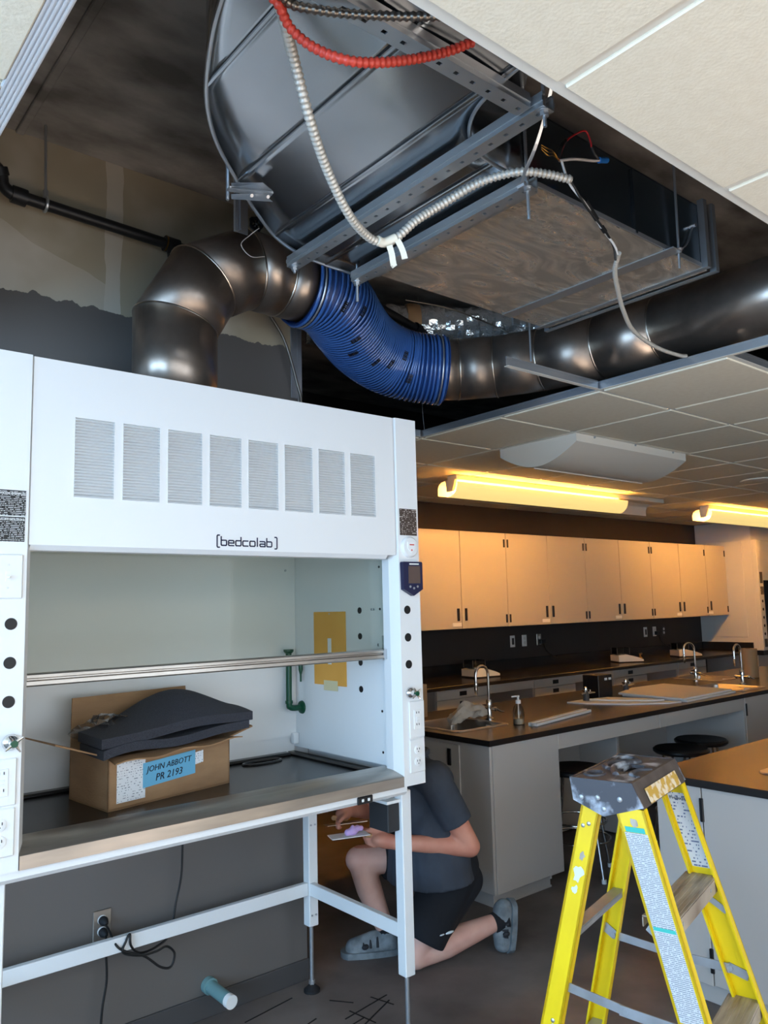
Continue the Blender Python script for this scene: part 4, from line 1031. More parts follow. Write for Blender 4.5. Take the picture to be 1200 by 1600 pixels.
# ---- flexible conduits and wires
def flex(name, pts, r, m, label, cat='conduit', pitch=0.0125, amp=0.13, tip=None):
    p = resample(smoothpath(pts, 12), pitch/4)
    o = MB().tube(p, [r*(1+amp*(1 if (i % 4) in (0, 1) else -1)) for i in range(len(p))], 10).build(name, m, None, 60)
    return tag(o, label, cat)
flex('flexible_conduit', [(0.69, 0.93, 2.62), (0.705, 1.0, 2.655), (0.7188, 1.13, 2.70), (0.771, 1.19, 2.69), (0.834, 1.253, 2.675), (0.916, 1.32, 2.617), (1.018, 1.4, 2.575), (1.131, 1.47, 2.534), (1.231, 1.52, 2.525), (1.285, 1.52, 2.524), (1.317, 1.5, 2.542), (1.365, 1.48, 2.593), (1.434, 1.45, 2.648), (1.51, 1.38, 2.705), (1.560, 1.29, 2.712), (1.625, 1.25, 2.712), (1.704, 1.22, 2.708)],
     0.0105, 'flex_metal', 'long silver flexible conduit looping down through the ceiling opening')
flex('flexible_conduit', [(0.66, 0.94, 2.62), (0.68, 1.02, 2.66), (0.703, 1.13, 2.69), (0.73, 1.145, 2.68), (0.765, 1.163, 2.665), (0.801, 1.14, 2.629), (0.846, 1.1, 2.6), (0.908, 1.08, 2.611), (0.991, 1.06, 2.645), (1.062, 1.04, 2.682), (1.113, 1.02, 2.714)],
     0.009, 'red_conduit', 'red flexible conduit sagging beside the ceiling tiles')
flex('flexible_conduit', [(0.64, 1.05, 2.66), (0.69, 1.11, 2.68), (0.724, 1.130, 2.688), (0.753, 1.132, 2.687), (0.796, 1.111, 2.685), (0.849, 1.082, 2.685), (0.911, 1.04, 2.685), (0.967, 0.998, 2.685), (1.03, 0.95, 2.69)],
     0.0085, 'flex_dark', 'dull grey flexible conduit behind the red conduit')
def wire(name, pts, r, m, label, cat='wire'):
    return tag(MB().tube(smoothpath(pts, 8), r, 7).build(name, m, None, 60), label, cat)
flex('flexible_conduit', [(2.034, 1.30, 2.62), (2.10, 1.36, 2.605), (2.20, 1.42, 2.595), (2.35, 1.50, 2.578), (2.537, 1.58, 2.562), (2.751, 1.62, 2.553), (2.95, 1.64, 2.563), (3.04, 1.655, 2.580)],
     0.007, 'flex_metal', 'thin silver flexible conduit dropping to the ceiling grid bar')
wr = thing('wire_bundle', 'white and black wires hanging from the junction of the silver conduits', 'wire', (1.68, 1.24, 2.74))
MB().tube(smoothpath([(1.690, 1.24, 2.770), (1.721, 1.24, 2.712), (1.816, 1.25, 2.678), (1.907, 1.27, 2.650), (2.00, 1.29, 2.628), (2.06, 1.32, 2.612)], 8), 0.0035, 7).build('white_wire', 'wire_white', wr, 60)
MB().tube(smoothpath([(1.695, 1.243, 2.765), (1.735, 1.236, 2.708), (1.80, 1.245, 2.672), (1.905, 1.262, 2.644), (2.0, 1.296, 2.632), (2.03, 1.31, 2.60)], 8), 0.0035, 7).build('black_wire', 'wire_black', wr, 60)
MB().tube([(1.80, 1.247, 2.690), (1.87, 1.26, 2.662)], 0.0075, 8).build('tape_wrap', 'wire_black', wr)
MB().tube([(1.905, 1.268, 2.652), (1.925, 1.272, 2.646)], 0.0075, 8).build('tape_wrap', 'wire_black', wr)
MB().tube(smoothpath([(1.678, 1.24, 2.766), (1.703, 1.235, 2.821), (1.749, 1.235, 2.863), (1.802, 1.235, 2.895), (1.824, 1.235, 2.872), (1.828, 1.235, 2.854)], 8), 0.0028, 6).build('red_wire', 'wire_red', wr, 60)
MB().tube(smoothpath([(1.683, 1.24, 2.765), (1.743, 1.235, 2.789), (1.834, 1.235, 2.817), (1.870, 1.235, 2.832)], 8), 0.0042, 6).build('white_lead', 'wire_white', wr, 60)
MB().cyl((1.860, 1.235, 2.828), (1.90, 1.235, 2.842), 0.0085, 10).build('wire_nut', 'wire_blue', wr)
MB().tube(smoothpath([(1.828, 1.235, 2.856), (1.84, 1.235, 2.84), (1.858, 1.235, 2.829)], 6), 0.0045, 6).build('black_lead', 'wire_black', wr, 60)
MB().tube(smoothpath([(1.675, 1.24, 2.768), (1.680, 1.23, 2.80), (1.700, 1.23, 2.825)], 6), 0.006, 6).build('black_lead', 'wire_black', wr, 60)
for k in range(3):
    MB().tube(smoothpath([(1.685, 1.24, 2.762), (1.65, 1.235, 2.765+0.006*k), (1.62, 1.23, 2.752+0.01*k), (1.60, 1.235, 2.765+0.006*k)], 6), 0.0015, 6).build('bare_copper', 'brass', wr, 60)
tp = thing('tape_flag', 'two loose ends of cream tape tied round the silver conduit', 'tape', (1.30, 1.51, 2.53))
for pts in ([(1.29, 1.505, 2.512), (1.296, 1.503, 2.49), (1.300, 1.502, 2.462), (1.303, 1.50, 2.455)], [(1.31, 1.495, 2.53), (1.325, 1.493, 2.505), (1.332, 1.492, 2.482)]):
    p = smoothpath(pts, 4); b = MB()
    for a, c in zip(p[:-1], p[1:]): b.bar(a, c+(c-a)*0.05, 0.016, 0.0008, upv=(-0.6, -0.8, 0))
    b.build('tape_end', 'masking', tp, 0)
MB().tube(smoothpath([(1.262, 1.52, 2.524), (1.285, 1.52, 2.524), (1.312, 1.503, 2.538)], 4), 0.0128, 10).build('tape_wrap', 'masking', tp, 60)
wire('loose_cable', [(1.807, 2.95, 2.889), (1.89, 2.95, 2.773), (1.956, 2.95, 2.577), (1.972, 2.95, 2.505), (1.975, 2.96, 2.30)], 0.007, 'flex_dark', 'grey cable hanging down the wall corner behind the hood', 'cable')
wire('thin_wire', [(1.46, 2.45, 2.99), (1.43, 2.47, 2.96), (1.40, 2.48, 2.92), (1.44, 2.48, 2.885), (1.50, 2.48, 2.90)], 0.0018, 'wire_white', 'bent thin wire lying over the duct elbow')
wire('support_wire', [(3.05, 3.29, 2.57), (3.048, 3.30, 2.75), (3.05, 3.31, 3.38)], 0.0018, 'zinc', 'thin wire hanging the ceiling grid beside the hood')
wire('looped_cable', [(2.55, 2.86, 3.10), (2.75, 2.76, 3.07), (3.0, 2.70, 3.02), (3.08, 2.62, 2.95), (3.10, 2.58, 2.90)], 0.0045, 'flex_dark', 'grey cable arching over the round steel duct', 'cable')
wire('looped_cable', [(2.25, 3.25, 2.40), (2.30, 3.25, 2.50), (2.42, 3.22, 2.54), (2.48, 3.2, 2.40)], 0.006, 'flex_dark', 'grey cable loop below the blue hose behind the hood top', 'cable')
# ================================================================== far wall: upper cabinets
def upper_cab(x0, x1, doors, label, handle_left=True):
    t = thing('wall_cabinet', label, 'cabinet', ((x0+x1)/2, 5.2, 1.355), 'wall cabinets on the dark far wall')
    MB().box(x0+0.002, x1-0.002, 5.022, 5.398, 1.355, 2.228).build('body', 'taupe_cab', t, 0)
    w = (x1-x0)/doors
    for i in range(doors):
        a, b = x0+i*w+0.003, x0+(i+1)*w-0.003
        d = MB().box(a, b, 5.0, 5.020, 1.357, 2.226, 0.002).build('door', 'taupe_door', t)
        if doors == 2: hx = b-0.045 if i == 0 else a+0.045; gx = a if i == 0 else b
        else: hx = a+0.06; gx = b
        MB().box(hx-0.014, hx+0.014, 4.990, 5.0005, 1.425, 1.535, 0.003).build('handle', 'black_plastic', d)
        gi = gx+0.022 if gx == a else gx-0.022
        for z in (1.43, 2.13): MB().box(gi-0.009, gi+0.009, 4.992, 5.003, z-0.038, z+0.038, 0.002).build('hinge', 'black_plastic', d)
        if (i == 0 and doors == 2) or doors == 1: MB().box(hx-0.075, hx+0.035, 4.9955, 5.0005, 1.378, 1.410).build('card_holder', 'paper', d, 0)
    return t
upper_cab(4.41, 5.63, 2, 'double-door wall cabinet standing next to the fume hood pillar')
upper_cab(5.63, 6.85, 2, 'second double-door wall cabinet counted from the fume hood')
upper_cab(6.85, 8.07, 2, 'third double-door wall cabinet counted from the fume hood')
upper_cab(8.07, 9.29, 2, 'fourth double-door wall cabinet, beside the single-door one')
upper_cab(9.29, 9.79, 1, 'narrow single-door wall cabinet ending the row')
# ---- counter, backsplash, base units
ct = thing('worktop', 'long black epoxy worktop with upstand along the dark far wall', 'worktop', (6.6, 5.0, 0.9))
MB().box(4.2, 9.795, 4.70, 5.378, 0.884, 0.914, 0.004).build('slab', 'epoxy', ct)
MB().box(4.2, 9.795, 5.378, 5.399, 0.884, 1.016, 0.003).build('upstand', 'epoxy', ct)
MB().box(9.774, 9.796, 4.72, 5.377, 0.9145, 1.016, 0.003).build('side_upstand', 'epoxy', ct)
def recess_pull(par, x, y, z):
    MB().box(x-0.042, x+0.042, y-0.004, y+0.001, z-0.018, z+0.018, 0.003).build('pull', 'black_plastic', par)
ords = ['first', 'second', 'third', 'fourth']
for k in range(0, 4):
    x0 = 4.45+1.21*k
    t = thing('drawer_unit', '%s drawer unit under the far worktop counted from the fume hood' % ords[k], 'drawer unit', (x0+0.3, 5.05, 0), 'drawer units under the far worktop')
    MB().box(x0, x0+0.6, 4.775, 5.39, 0.1, 0.883).box(x0+0.01, x0+0.59, 4.83, 5.39, 0.0, 0.1).build('body', 'taupe_cab', t, 0)
    for z0, z1 in ((0.801, 0.876), (0.722, 0.797), (0.47, 0.718), (0.11, 0.466)):
        d = MB().box(x0+0.003, x0+0.597, 4.752, 4.774, z0, z1, 0.002).build('drawer', 'taupe_door', t)
        recess_pull(d, x0+0.30, 4.752, z1-0.038)
    if k < 3:
        t = thing('kneehole_apron', 'apron rail over the kneehole after the %s far drawer unit' % ords[k], 'apron', (x0+0.9, 4.9, 0.8), 'apron rails under the far worktop')
        MB().box(x0+0.602, x0+1.208, 4.757, 4.775, 0.805, 0.8825, 0.002).build('rail', 'taupe_door', t)
        MB().box(x0+0.602, x0+1.208, 5.34, 5.36, 0.3, 0.8825).build('modesty_panel', 'taupe_cab', t, 0)
# ---- far fume hood at the end of the row
fh = thing('fume_hood', 'second fume hood at the far end past the wall cabinets', 'fume hood', (10.4, 5.0, 0))
MB().box(9.80, 9.82, 4.66, 5.395, 0.92, HC-0.01).build('side_panel', 'white_lam', fh, 0)
MB().box(9.793, 9.80, 4.78, 5.20, 1.08, 2.28, 0.002).build('access_panel', 'white_lam', fh)
fpil = MB().box(9.80, 9.92, 4.60, 4.66, 0.92, 2.28, 0.004).build('pillar', 'white_lam', fh)
MB().box(9.822, 11.3, 4.66, 4.70, 1.78, 2.28).build('front_panel', 'white_lam', fh, 0)
MB().box(9.822, 11.3, 4.66, 5.395, 2.285, HC-0.01).build('top_box', 'white_lam', fh, 0)
MB().box(9.95, 10.0, 4.652, 4.661, 1.92, 2.16).build('louvre', 'white_lam', fh, 0)
MB().box(9.95, 11.3, 5.36, 5.394, 0.92, 1.78).build('liner_back', 'liner_white', fh, 0)
MB().box(9.822, 11.3, 4.62, 5.395, 0.86, 0.92).build('worktop', 'epoxy', fh, 0)
MB().box(9.85, 11.3, 4.70, 5.38, 0.0, 0.86).build('base', 'taupe_cab', fh, 0)
for z in (1.52, 1.42, 1.32, 1.22, 1.12): MB().cyl((9.86, 4.601, z), (9.86, 4.597, z), 0.018, 14).build('port_black', 'hole_black', fpil)
MB().box(9.83, 9.90, 4.597, 4.601, 1.74, 1.88).build('label_plate', 'cab_dark', fpil, 0)
MB().box(9.83, 9.90, 4.594, 4.601, 1.60, 1.70).build('monitor', 'print_brown', fpil, 0)
MB().box(9.83, 9.90, 4.594, 4.601, 0.96, 1.06, 0.003).build('cover_plate', 'cab_dark', fpil)
# ---- outlets on the far wall
def wall_plate(x, lab, kind, m='paper'):
    t = thing('wall_outlet', lab, 'outlet', (x, 5.395, 1.19), 'wall outlets above the far worktop')
    MB().box(x-0.035, x+0.035, 5.392, 5.401, 1.13, 1.245, 0.003).build('cover_plate', m, t)
    if kind == 'duplex':
        for dz_ in (-0.022, 0.022): MB().cyl((x, 5.392, 1.188+dz_), (x, 5.388, 1.188+dz_), 0.016, 14).build('receptacle', 'white_lam', t)
    elif kind == 'plug':
        MB().cyl((x, 5.392, 1.21), (x, 5.388, 1.21), 0.016, 14).build('receptacle', 'white_lam', t)
        MB().box(x-0.01, x+0.06, 5.355, 5.392, 1.145, 1.19, 0.004).build('plug', 'black_plastic', t)
        MB().tube(smoothpath([(x+0.03, 5.36, 1.15), (x+0.05, 5.36, 1.10), (x+0.10, 5.36, 1.05), (x+0.15, 5.35, 1.022), (x+0.2, 5.33, 1.0)], 6), 0.005, 6).build('cord', 'wire_black', t, 60)
    else:
        MB().box(x-0.016, x+0.016, 5.386, 5.392, 1.155, 1.22, 0.002).build('switch', 'cab_dark', t)
wall_plate(6.12, 'white switch plate on the far wall, first past the faucet', 'switch')
wall_plate(6.30, 'white duplex outlet on the far wall beside the switch plate', 'duplex')
wall_plate(6.53, 'far wall outlet with a black plug below the second wall cabinet', 'plug', 'steel')
wall_plate(8.504, 'white switch plate on the far wall below the fourth wall cabinet', 'switch')
wall_plate(8.70, 'far wall outlet with a black cord below the fourth wall cabinet', 'plug')
wall_plate(8.90, 'dull grey blank outlet on the far wall near the hood end', 'duplex', 'cab_dark')
# ---- balances
def balance(x, y, lab, white, rz):
    t = thing('lab_balance', lab, 'scale', (x, y, 0.9145), 'laboratory balances on the far worktop', True, rz)
    b = MB(); b.prism([(-0.15, 0.012), (0.13, 0.012), (0.13, 0.075), (0.03, 0.085), (-0.10, 0.05), (-0.15, 0.03)], 'y', -0.10, 0.10)
    b.build('case', white, t)
    MB().box(-0.155, 0.135, -0.102, 0.102, 0.0, 0.014, 0.004).build('base', 'black_plastic', t)
    MB().prism([(-0.135, 0.040), (-0.06, 0.068), (-0.06, 0.070), (-0.135, 0.042)], 'y', -0.07, 0.07).build('display', 'screen', t, 0)
    MB().cyl((0.06, 0, 0.082), (0.06, 0, 0.092), 0.06, 22).build('pan', 'sink_steel', t)
    gs = MB()
    for s in (-1, 1): gs.box(-0.01, 0.13, s*0.068-0.001, s*0.068+0.001, 0.086, 0.155)
    for xx in (-0.01, 0.13): gs.box(xx-0.001, xx+0.001, -0.068, 0.068, 0.086, 0.155)
    gs.build('draft_shield', 'clear_plastic', t, 0)
    for xx, yy in ((-0.01, -0.068), (-0.01, 0.068), (0.13, -0.068), (0.13, 0.068)): MB().box(xx-0.003, xx+0.003, yy-0.003, yy+0.003, 0.086, 0.156).build('shield_post', 'cab_dark', t, 0)
balance(5.28, 5.06, 'white balance with black base standing behind the gooseneck faucet on the far worktop', 'paper', math.radians(172))
balance(7.45, 4.98, 'white balance with dark display in the middle of the far worktop', 'paper', math.radians(150))
balance(8.50, 4.90, 'cream balance nearest the second fume hood on the far worktop', 'soap', math.radians(150))
kn = thing('gas_tap', 'small brass gas tap between two balances on the far worktop', 'tap', (7.98, 5.15, 0.914))
MB().lathe([(0.03, 0), (0.025, 0.01), (0.012, 0.02), (0.012, 0.06)], (7.98, 5.15, 0.914), seg=14).build('post', 'brass', kn)
MB().tube([(7.92, 5.12, 0.965), (8.04, 5.17, 0.965)], [0.006, 0.012], 8).build('nozzle', 'brass', kn)

# ================================================================== island bench
ISZ = 0.865
def sink_unit(root_name, lab, x0, x1, y0, y1, depth=0.19):
    t = thing(root_name, lab, 'sink', ((x0+x1)/2, (y0+y1)/2, ISZ), 'stainless drop-in sinks')
    b = MB(); r = 0.035; ri = 0.03
    def rr(a0, a1, b0, b1, rad, z):
        pts = []
        for cx_, cy_, s in ((a1-rad, b1-rad, 0), (a0+rad, b1-rad, 90), (a0+rad, b0+rad, 180), (a1-rad, b0+rad, 270)):
            for k in range(5): an = math.radians(s+22.5*k); pts.append((cx_+rad*math.cos(an), cy_+rad*math.sin(an), z))
        return pts
    L_ = [rr(x0, x1, y0, y1, 0.045, ISZ+0.0005), rr(x0+0.004, x1-0.004, y0+0.004, y1-0.004, 0.042, ISZ+0.005), rr(x0+0.028, x1-0.028, y0+0.028, y1-0.028, 0.04, ISZ+0.006), rr(x0+0.036, x1-0.036, y0+0.036, y1-0.036, 0.04, ISZ-0.003),
          rr(x0+0.042, x1-0.042, y0+0.042, y1-0.042, 0.04, ISZ-depth+0.02), rr(x0+0.06, x1-0.06, y0+0.06, y1-0.06, 0.03, ISZ-depth)]
    vs = [p for q in L_ for p in q]; m = 20
    fs = [(i*m+k, i*m+(k+1) % m, (i+1)*m+(k+1) % m, (i+1)*m+k) for i in range(5) for k in range(m)]+[tuple(range(5*m, 6*m))]
    b.add(vs, fs); b.build('basin', 'sink_steel', t, 40)
    MB().cyl(((x0+x1)/2, (y0+y1)/2, ISZ-depth+0.0005), ((x0+x1)/2, (y0+y1)/2, ISZ-depth+0.004), 0.04, 18).build('strainer', 'chrome', t)
    lbx = MB().box(x1-0.0445, x1-0.043, y0+0.08, y0+0.17, ISZ-0.055, ISZ-0.015); 
    lbx.build('sticker', 'paper', t, 0)
    MB().cyl((x1-0.0446, y0+0.10, ISZ-0.035), (x1-0.0453, y0+0.10, ISZ-0.035), 0.012, 14).build('sticker_emblem', 'navy', t, 0)
    return t
S1 = (3.15, 3.595, 3.20, 3.68); S2 = (5.95, 6.36, 2.98, 3.44); S3 = (6.55, 6.98, 3.48, 3.93)
hole = lambda s: (s[0]+0.034, s[1]-0.034, s[2]+0.034, s[3]-0.034)
it = slab_with_holes(3.078, 8.2, 2.90, 3.97, [hole(S1), hole(S2), hole(S3)], ISZ-0.03, ISZ).build('island_worktop', 'epoxy', None, 0)
tag(it, 'black epoxy island worktop carrying the gooseneck faucets and white boards', 'worktop')
sink_unit('sink', 'stainless sink at the island end with a cloth over its rim', *S1)
sink_unit('sink', 'stainless island sink beside the white boards', *S2)
sink_unit('sink', 'stainless island sink on the side facing the far worktop', *S3)
def base_unit(name, lab, cat, parts, loc):
    t = thing(name, lab, cat, loc)
    for nm, args, m in parts: MB().box(*args, 0.002).build(nm, m, t)
    return t
ic = base_unit('island_cabinet', 'grey island end cabinet under the first sink', 'cabinet', [('end_panel', (3.10, 3.118, 2.925, 3.95, 0.09, 0.834), 'taupe_cab'), ('front_panel', (3.119, 3.66, 2.92, 2.938, 0.09, 0.834), 'taupe_cab'), ('inner_panel', (3.642, 3.66, 2.939, 3.945, 0.09, 0.834), 'taupe_cab'), ('plinth', (3.16, 3.62, 2.99, 3.92, 0.0, 0.09), 'taupe_cab'), ('plinth_trim', (3.155, 3.625, 2.985, 2.989, 0.0, 0.012), 'taupe_cab')], (3.38, 3.5, 0))
dr = MB().box(3.092, 3.0995, 3.14, 3.72, 0.10, 0.815, 0.002).build('end_door', 'taupe_door', ic)
MB().box(3.085, 3.0925, 3.20, 3.228, 0.70, 0.79, 0.003).build('handle', 'black_plastic', dr)
kh = base_unit('kneehole_unit', 'grey kneehole section of the island above the black stools', 'bench frame', [('apron', (3.662, 4.70, 2.92, 2.94, 0.745, 0.834), 'taupe_cab'), ('apron', (4.704, 5.83, 2.92, 2.94, 0.745, 0.834), 'taupe_cab'), ('back_panel', (3.662, 5.82, 3.56, 3.58, 0.02, 0.834), 'taupe_cab'), ('partition', (4.69, 4.72, 3.25, 3.559, 0.02, 0.834), 'taupe_cab')], (4.7, 3.2, 0))
ic2 = base_unit('island_cabinet', 'grey island cabinet past the kneehole, under the second sink', 'cabinet', [('end_panel', (5.832, 5.85, 2.925, 3.95, 0.09, 0.834), 'taupe_cab'), ('front_door', (5.852, 6.45, 2.92, 2.938, 0.09, 0.834), 'taupe_cab'), ('front_door', (6.454, 7.05, 2.92, 2.938, 0.09, 0.834), 'taupe_cab'), ('body', (5.851, 8.1, 2.939, 3.945, 0.09, 0.60), 'taupe_cab'), ('plinth', (5.87, 8.1, 2.99, 3.92, 0.0, 0.09), 'taupe_cab')], (6.9, 3.5, 0))
MB().box(5.853, 5.868, 2.912, 2.921, 0.70, 0.79, 0.002).build('hinge', 'black_plastic', ic2)
MB().box(3.664, 5.82, 3.70, 3.945, 0.09, 0.834, 0.002).build('rear_unit', 'taupe_cab', kh)
# ---- faucets
def faucet(x, y, rz, lab):
    t = thing('gooseneck_faucet', lab, 'faucet', (x, y, ISZ), 'chrome gooseneck faucets on the island', True, rz)
    MB().lathe([(0.028, 0), (0.028, 0.006), (0.018, 0.012), (0.014, 0.02), (0.014, 0.075), (0.018, 0.08), (0.018, 0.11), (0.013, 0.118)], seg=16).build('body', 'chrome', t)
    pts = [(0, 0, 0.11), (0, 0, 0.25)]+[(-0.055+0.055*math.cos(math.radians(a)), 0, 0.27+0.055*math.sin(math.radians(a))) for a in range(0, 181, 20)]+[(-0.11, 0, 0.22)]
    MB().tube(pts, 0.0085, 12).build('gooseneck', 'chrome', t, 60)
    MB().lathe([(0.010, 0), (0.013, 0.012), (0.010, 0.02), (0.012, 0.035), (0.009, 0.05), (0.005, 0.07)], (-0.11, 0, 0.225), (0, 0, -1), 12).build('serrated_nozzle', 'chrome', t)
    MB().cyl((0, -0.045, 0.065), (0, 0.045, 0.065), 0.009, 12).build('crossbar', 'chrome', t)
    for s in (-1, 1):
        h = MB().lathe([(0.013, 0), (0.014, 0.012), (0.010, 0.02)], (0, s*0.043, 0.065), (0, s, 0), 12).build('valve_body', 'chrome', t)
        MB().tube([(0, s*0.06, 0.066), (0.03, s*0.068, 0.05), (0.055, s*0.072, 0.045)], [0.006, 0.005, 0.004], 8).build('lever', 'chrome', h)
    return t
f1 = faucet(3.66, 3.44, 0, 'chrome gooseneck faucet beside the soap bottle')
faucet(6.42, 3.21, 0, 'chrome gooseneck faucet at the island sink beside the white boards')
faucet(6.50, 3.66, math.radians(-20), 'chrome gooseneck faucet in front of the tan paper roll')
# cloth thrown over the first sink rim
b = MB(); rnd = random.Random(11); k1, k2 = 30, 12; vs = []
for i in range(k1+1):
    u = i/k1
    for k in range(k2):
        a = 2*math.pi*k/k2; c = Vector((3.38+0.26*u, 3.50-0.05*u, 0.905+0.045*math.sin(math.pi*u)-0.03*(1-u)))
        rr = (0.012+0.032*math.sin(math.pi*(0.08+0.88*u)))*(1+0.35*math.sin(3*a+9*u))+rnd.uniform(-0.004, 0.004)
        vs.append(c+Vector((0, 1.1*rr*math.cos(a), rr*math.sin(a))))
b.add(vs, [(i*k2+k, i*k2+(k+1) % k2, (i+1)*k2+(k+1) % k2, (i+1)*k2+k) for i in range(k1) for k in range(k2)]+[tuple(reversed(range(k2))), tuple(range(k1*k2, k1*k2+k2))])
tag(b.build('cleaning_cloth', 'bag_cloth', None, 40), 'crumpled pale cloth draped over the sink by the soap bottle', 'cloth')
so_ = thing('soap_bottle', 'clear pump soap bottle standing on the island worktop', 'bottle', (3.615, 3.165, ISZ))
MB().lathe([(0.032, 0.001), (0.034, 0.01), (0.034, 0.07), (0.028, 0.10), (0.014, 0.115), (0.013, 0.12)], (3.615, 3.165, ISZ), seg=18).build('bottle', 'clear_plastic', so_)
MB().lathe([(0.030, 0.003), (0.0315, 0.01), (0.0315, 0.032)], (3.615, 3.165, ISZ), seg=18).build('liquid_soap', 'soap', so_)
MB().lathe([(0.016, 0.119), (0.016, 0.138), (0.006, 0.142), (0.006, 0.155), (0.009, 0.157), (0.009, 0.165)], (3.615, 3.165, ISZ), seg=14).bar((3.615, 3.165, ISZ+0.162), (3.580, 3.185, ISZ+0.160), 0.010, 0.007).build('pump', 'paper', so_)
MB().cyl((3.615, 3.165, ISZ+0.01), (3.615, 3.165, ISZ+0.12), 0.004, 8).build('dip_tube', 'paper', so_)
wc = thing('cable_channel', 'white plastic cable channel lying on the island worktop', 'channel', (3.95, 3.13, ISZ))
ca, cb_ = Vector((3.60, 3.065, ISZ+0.011)), Vector((4.29, 3.195, ISZ+0.011)); cs_ = Vector((0, 0, 1)).cross((cb_-ca).normalized())
chn = MB()
for oz in (-0.009, 0.009): chn.bar(ca+Vector((0, 0, oz)), cb_+Vector((0, 0, oz)), 0.028, 0.002)
for os_ in (-0.013, 0.013): chn.bar(ca+cs_*os_, cb_+cs_*os_, 0.002, 0.016)
chn.build('channel_body', 'board_white', wc, 0)
MB().bar((3.61, 3.035, ISZ+0.009), (4.30, 3.165, ISZ+0.009), 0.022, 0.016, b=0.002).build('channel_lid', 'board_white', wc)
def turret(x, y, lab):
    t = thing('gas_turret', lab, 'gas tap', (x, y, ISZ), 'gas turrets on the island', True)
    MB().lathe([(0.028, 0), (0.028, 0.006), (0.022, 0.01), (0.022, 0.05), (0.018, 0.056), (0.018, 0.07), (0.008, 0.085)], seg=16).build('body', 'cab_dark', t)
    for k in range(2):
        s = -1 if k else 1
        n_ = MB().tube([(0, 0, 0.06), (s*0.035, -0.01, 0.062), (s*0.08, -0.02, 0.060)], [0.010, 0.008, 0.004], 10).build('nozzle', 'chrome', t, 60)
        MB().box(s*0.03-0.004, s*0.03+0.004, -0.02, 0.012, 0.07, 0.085, 0.002).build('lever', 'chrome', n_)
    MB().lathe([(0.012, 0.07), (0.014, 0.08), (0.010, 0.10), (0.004, 0.105)], seg=12).build('knob', 'chrome', t)
turret(4.72, 3.50, 'gas turret on the corner of the white boards'); turret(5.36, 3.60, 'gas turret behind the black instrument box')
bb = thing('instrument_box', 'black instrument box with two white labels on the island worktop', 'box', (5.02, 3.60, ISZ))
MB().box(4.93, 5.10, 3.54, 3.68, ISZ+0.0005, ISZ+0.165, 0.004).build('case', 'black_plastic', bb)
for x in (5.005, 5.055): MB().box(x, x+0.032, 3.5385, 3.5405, ISZ+0.125, ISZ+0.142).build('label', 'paper', bb, 0)
def board(lab, pts, z0, th):
    o = MB().prism(pts, 'z', z0, z0+th).build('white_board', 'board_white', None, 0); return tag(o, lab, 'board', 'white boards lying on the island')
board('lowest white board, notched and slanting to the island edge', [(4.58, 3.56), (4.60, 3.42), (4.75, 3.18), (4.98, 3.00), (5.08, 2.98), (5.06, 3.12), (4.96, 3.34), (4.76, 3.56)], ISZ+0.0005, 0.008)
board('tapered white board lying on top of the notched board', [(4.74, 3.50), (4.80, 3.34), (4.98, 3.11), (5.05, 3.09), (5.03, 3.22), (4.92, 3.46)], ISZ+0.0095, 0.009)
board('large rectangular white board under another on the island', [(5.16, 3.50), (5.12, 2.96), (5.86, 2.99), (5.93, 3.60), (5.5, 3.62)], ISZ+0.0005, 0.012)
board('large rectangular white board, topmost beside the faucets', [(5.14, 3.52), (5.10, 2.98), (5.84, 3.01), (5.92, 3.62), (5.5, 3.64)], ISZ+0.0135, 0.012)
pt = thing('paper_roll', 'tan upright paper roll behind the gooseneck faucets', 'paper roll', (7.0, 3.48, ISZ))
MB().cyl((7.06, 3.46, ISZ+0.001), (7.06, 3.46, ISZ+0.25), 0.075, 24).build('roll', 'wood_tan', pt)
MB().cyl((7.06, 3.46, ISZ+0.2505), (7.06, 3.46, ISZ+0.253), 0.02, 12).build('core', 'cardboard_dark', pt)
up_ = MB().box(3.435, 3.475, 3.80, 3.84, ISZ+0.0005, ISZ+0.205, 0.002).build('upright_post', 'wood_tan', None)
tag(up_, 'narrow upright tan post on the island beside the fume hood', 'post')
# ---- stools
def make_stool():
    t = thing('lab_stool', 'black round stool standing alone under the island beside the ladder top', 'stool', (0, 0, 0), 'black lab stools under the island', True)
    MB().lathe([(0.10, 0.555), (0.165, 0.565), (0.178, 0.578), (0.178, 0.590), (0.165, 0.600), (0.05, 0.596), (0.0, 0.595)], seg=30).build('seat', 'stool_seat', t)
    for k in range(4):
        a = math.radians(45+90*k); c, s = math.cos(a), math.sin(a)
        l = MB().tube([(0.12*c, 0.12*s, 0.562), (0.215*c, 0.215*s, 0.008)], 0.0095, 10).build('leg', 'chrome', t)
        MB().cyl((0.2155*c, 0.2155*s, 0.0), (0.215*c, 0.215*s, 0.022), 0.0135, 10).build('foot', 'paper', l)
    for z, rr in ((0.20, 0.182), (0.30, 0.165)):
        MB().tube([(rr*math.cos(2*math.pi*k/32), rr*math.sin(2*math.pi*k/32), z) for k in range(32)], 0.006, 8, closed=True).build('foot_ring', 'chrome', t, 60)
    return t
s0 = make_stool(); s0.location = (3.93, 3.02, 0); s0.rotation_euler = (0, 0, 0.5)
dup(s0, (4.90, 2.90, 0), 0.2, 'black round stool nearer the partition under the island kneehole')
dup(s0, (5.30, 2.98, 0), 0.7, 'black round stool nearer the second sink cabinet under the island')
